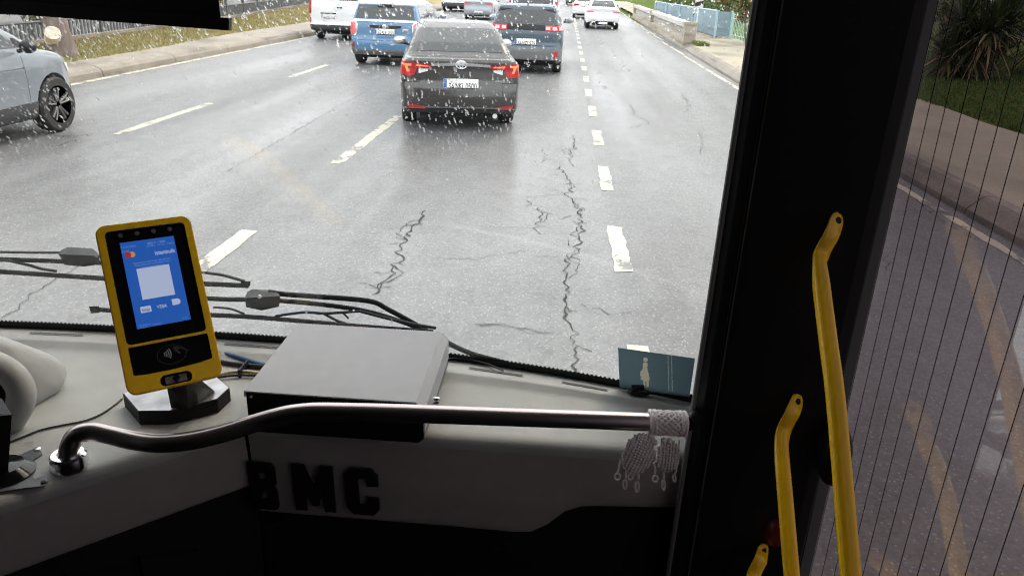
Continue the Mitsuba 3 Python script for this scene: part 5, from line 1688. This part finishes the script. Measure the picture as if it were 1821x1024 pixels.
c9 = lambda pxs: [(900 + x / 3.2, 580 + y / 3.2) for x, y in pxs]
hd_ = [(793 + 13 * math.cos(a), 190 + 13 * math.sin(a)) for a in np.linspace(0, 2 * np.pi, 14)[:-1]]
bd = [(784, 207), (801, 207), (806, 216), (802, 232), (804, 250), (811, 268), (816, 306), (811, 307), (812, 345), (800, 345), (797, 312), (793, 312), (791, 345), (780, 345), (781, 306), (766, 304), (769, 286), (763, 276), (764, 258), (774, 248), (780, 235), (778, 218)]
fig = on_sheet(c9(hd_)).union(on_sheet(c9(bd)))
lines = [on_sheet(c9([(x - 2, 152), (x + 2, 152), (x + 7, 372), (x + 3, 372)])) for x in (921, 941)]
full = on_sheet(cor_)
add(k + '__sheet', film(full.difference(fig.union(lines[0]).union(lines[1]))), 'sticker_blue', False)
add(k + '__figure', film(fig.buffer(-.0001)), 'sticker_figure', False)
for l_ in lines:
    add(k + '__line', film(l_.intersection(full).buffer(-.00005)), 'sticker_line', False)
k = thing('green_label', 'small dark green label at the foot of the windscreen, left of the blue sticker', 'sticker')
gl = [on_glass(x, y, -.004) for x, y in ((968, 663), (1029, 675), (1029, 680), (962, 668))]
add(k, strip(np.array([gl[3], gl[2]]) + [0, -.008, .004], np.array([gl[0], gl[1]])), 'sticker_green')
k = thing('black_clip', 'small black clip at the foot of the blue sticker', 'clip')
cl = G(1136, 694, 1.272)
add(k + '__base', ball(cl + [0, -.004, -.002], (.024, .012, .007), 2), 'frit', True)
add(k + '__tab', hexa([cl + d for d in ([-.016, -.012, .004], [.012, -.010, .002], [-.016, .004, .010], [.010, .004, .012], [-.012, -.010, -.003], [.010, -.008, -.003], [-.012, .006, .002], [.01, .006, .002])]), 'black_gloss', False)

# crochet ornament round the rail
t = thing('crochet_ornament', 'white crochet cuff with two knitted ovals and loops hanging from the rail end', 'ornament')
ra_, rb_ = AZ(1156, 750.5, 1.3445), AZ(1217, 753, 1.345)
ax = rb_ - ra_; L_ = np.linalg.norm(ax); ax /= L_
e1_ = np.cross(ax, [0, 0, 1]); e1_ /= np.linalg.norm(e1_); e2_ = np.cross(e1_, ax)
rg = np.random.default_rng(5)
st = []
for hnd in (1, -1):
    for k in range(15):
        s = np.linspace(0, 1, 14)
        a = 2 * np.pi * k / 15 + hnd * s * 2.3
        r_ = (.0200 + .0012 * np.sin(s * 40 + k * 3))
        st.append(sweep([ra_ + ax * (L_ * q_) + e1_ * math.cos(aa) * rr_ + e2_ * math.sin(aa) * rr_ for q_, aa, rr_ in zip(s, a, r_)], .0023, 6))
for q_ in (0, .12, .88, 1.0):
    st.append(sweep([ra_ + ax * L_ * q_ + (e1_ * math.cos(a) + e2_ * math.sin(a) ) * .0206 for a in np.linspace(0, 2 * np.pi, 25)], .0030, 6, close=False))
st.append(sweep([ra_ + ax * .001, rb_ - ax * .001], .0187, 20))
add(t + '__cuff', cat(st), 'yarn', 50)


def oval(cx, cy, hw, hh, tilt, depth, rows, name):
    out = []
    c_ = AZ(cx, cy, depth)
    U_ = R[:, 0]; V_ = -R[:, 1]; N_ = -R[:, 2]
    s = depth / F
    core = trimesh.creation.icosphere(3); core.apply_scale([hw * s * .95, hh * s * .95, .007])
    out.append(core)
    for i in range(rows):
        u = -1 + 2 * (i + .5) / rows
        hl = math.sqrt(max(0, 1 - u * u)) * hh
        m_ = max(3, int(hl * 2 / 4.6))
        for j in range(m_):
            v = -hl + 2 * hl * (j + .5) / m_
            z = .0075 * math.sqrt(max(.02, 1 - u * u - (v / hh) ** 2))
            b_ = trimesh.creation.icosphere(1); b_.apply_scale([hw / rows * s * 1.05, 2.9 * s, .0028])
            b_.apply_transform(trimesh.transformations.rotation_matrix(.5 + rg.normal(0, .15), [0, 0, 1]))
            b_.apply_translation([u * hw * s, v * s, z]); out.append(b_)
    m_ = cat(out)
    m_.apply_transform(trimesh.transformations.rotation_matrix(tilt, [0, 0, 1]))
    add(name, moved(m_, basis(c_, U_, V_, N_)), 'yarn', 60)


oval(1135, 806, 27, 39, -.42, 1.332, 9, t + '__oval')
oval(1187, 809, 21, 30, -.10, 1.350, 8, t + '__oval')
for pts, loop in ((((1104, 815), (1101, 830), (1099, 838)), (1098, 847, 4.5, 6)), (((1113, 835), (1113, 850)), (1111, 861, 3.2, 8)), (((1120, 838), (1121, 842)), (1121, 847, 4, 6)), (((1137, 842), (1136, 852)), (1133, 865, 3.2, 9)), (((1163, 822), (1166, 835), (1165, 842)), (1165, 851, 4.5, 6)), (((1180, 836), (1181, 850)), (1180, 862, 2.2, 9)), (((1204, 825), (1202, 838), (1200, 842)), (1199, 850, 2.4, 6)), (((1208, 782), (1206, 805), (1203, 828)), None)):
    dz = 1.33 if pts[0][0] < 1150 else 1.348
    g_ = [sweep([AZ(x, y, dz) for x, y in pts] if len(pts) > 2 else spline([AZ(x, y, dz) for x, y in pts], 3), .0016, 6)]
    if loop:
        g_.append(sweep([AZ(loop[0] + loop[2] * math.sin(a), loop[1] - loop[3] * math.cos(a), dz) for a in np.linspace(0, 2 * np.pi, 17)], .0017, 6, close=False))
    add(t + '__loop', cat(g_), 'yarn', 50)
add(t + '__knot', cat([ball(AZ(x, y, 1.33), .0055, 2) for x, y in ((1160, 781), (1164, 786), (1158, 776), (1190, 784), (1180, 783))]), 'yarn', True)

for k_, c_, r_ in (('cable_dark', (.015, .015, .016), .4), ('bracket_grey', (.10, .105, .12), .45), ('lid_side', (.09, .095, .10), .4), ('vent_light', (.20, .20, .20), .3), ('sensor_grey', (.11, .11, .11), .3), ('sensor_light', (.36, .36, .36), .5), ('sensor_dim', (.05, .05, .05), .4)):
    plain(k_, c_, r_)

# ------------------------------------------------------------------ rain on the windscreen
k = thing('raindrops', 'raindrops and short rain streaks on the outside of the windscreen', 'rain', kind='stuff')
rg = np.random.default_rng(21)
V_, F_ = [], []
proto = trimesh.creation.icosphere(1)
pv, pf = np.array(proto.vertices), np.array(proto.faces)
N_ = 9500
cnt = 0
while cnt < N_:
    x = rg.uniform(-1.35, .30)
    z = 1.27 + (2.12 - 1.27) * rg.random() ** .55
    d_ = np.array([x, float(yg(x, z)), z]) - EYE
    if z < 1.66 and rg.random() < .80:
        continue
    r_ = .0005 + .0011 * rg.random() ** 2
    el = rg.uniform(1.4, 4.2)
    ang = np.interp(x, [-1.2, -.25, .1], [.85, .30, .0]) + rg.normal(0, .12)
    el = 1 + (el - 1) * np.interp(x, [-.5, .15], [1, .35])
    q = pv * [r_, r_ * .30, r_ * el]
    q[:, 0] += (nnoise(pv * 2.1 + cnt * 1.7) - .5) * r_ * .5
    ca, sa = math.cos(ang), math.sin(ang)
    q = np.stack([q[:, 0] * ca - q[:, 2] * sa, q[:, 1], q[:, 0] * sa + q[:, 2] * ca], 1)
    q += [x, float(yg(x, z)) + r_ * .30 + .0006, z]
    F_.append(pf + len(V_) * len(pv)); V_.append(q)
    cnt += 1
add(k, tm(np.vstack(V_), np.vstack(F_)), 'water', True)
scene['water'] = {'type': 'dielectric', 'int_ior': 1.33, 'ext_ior': 1.0}
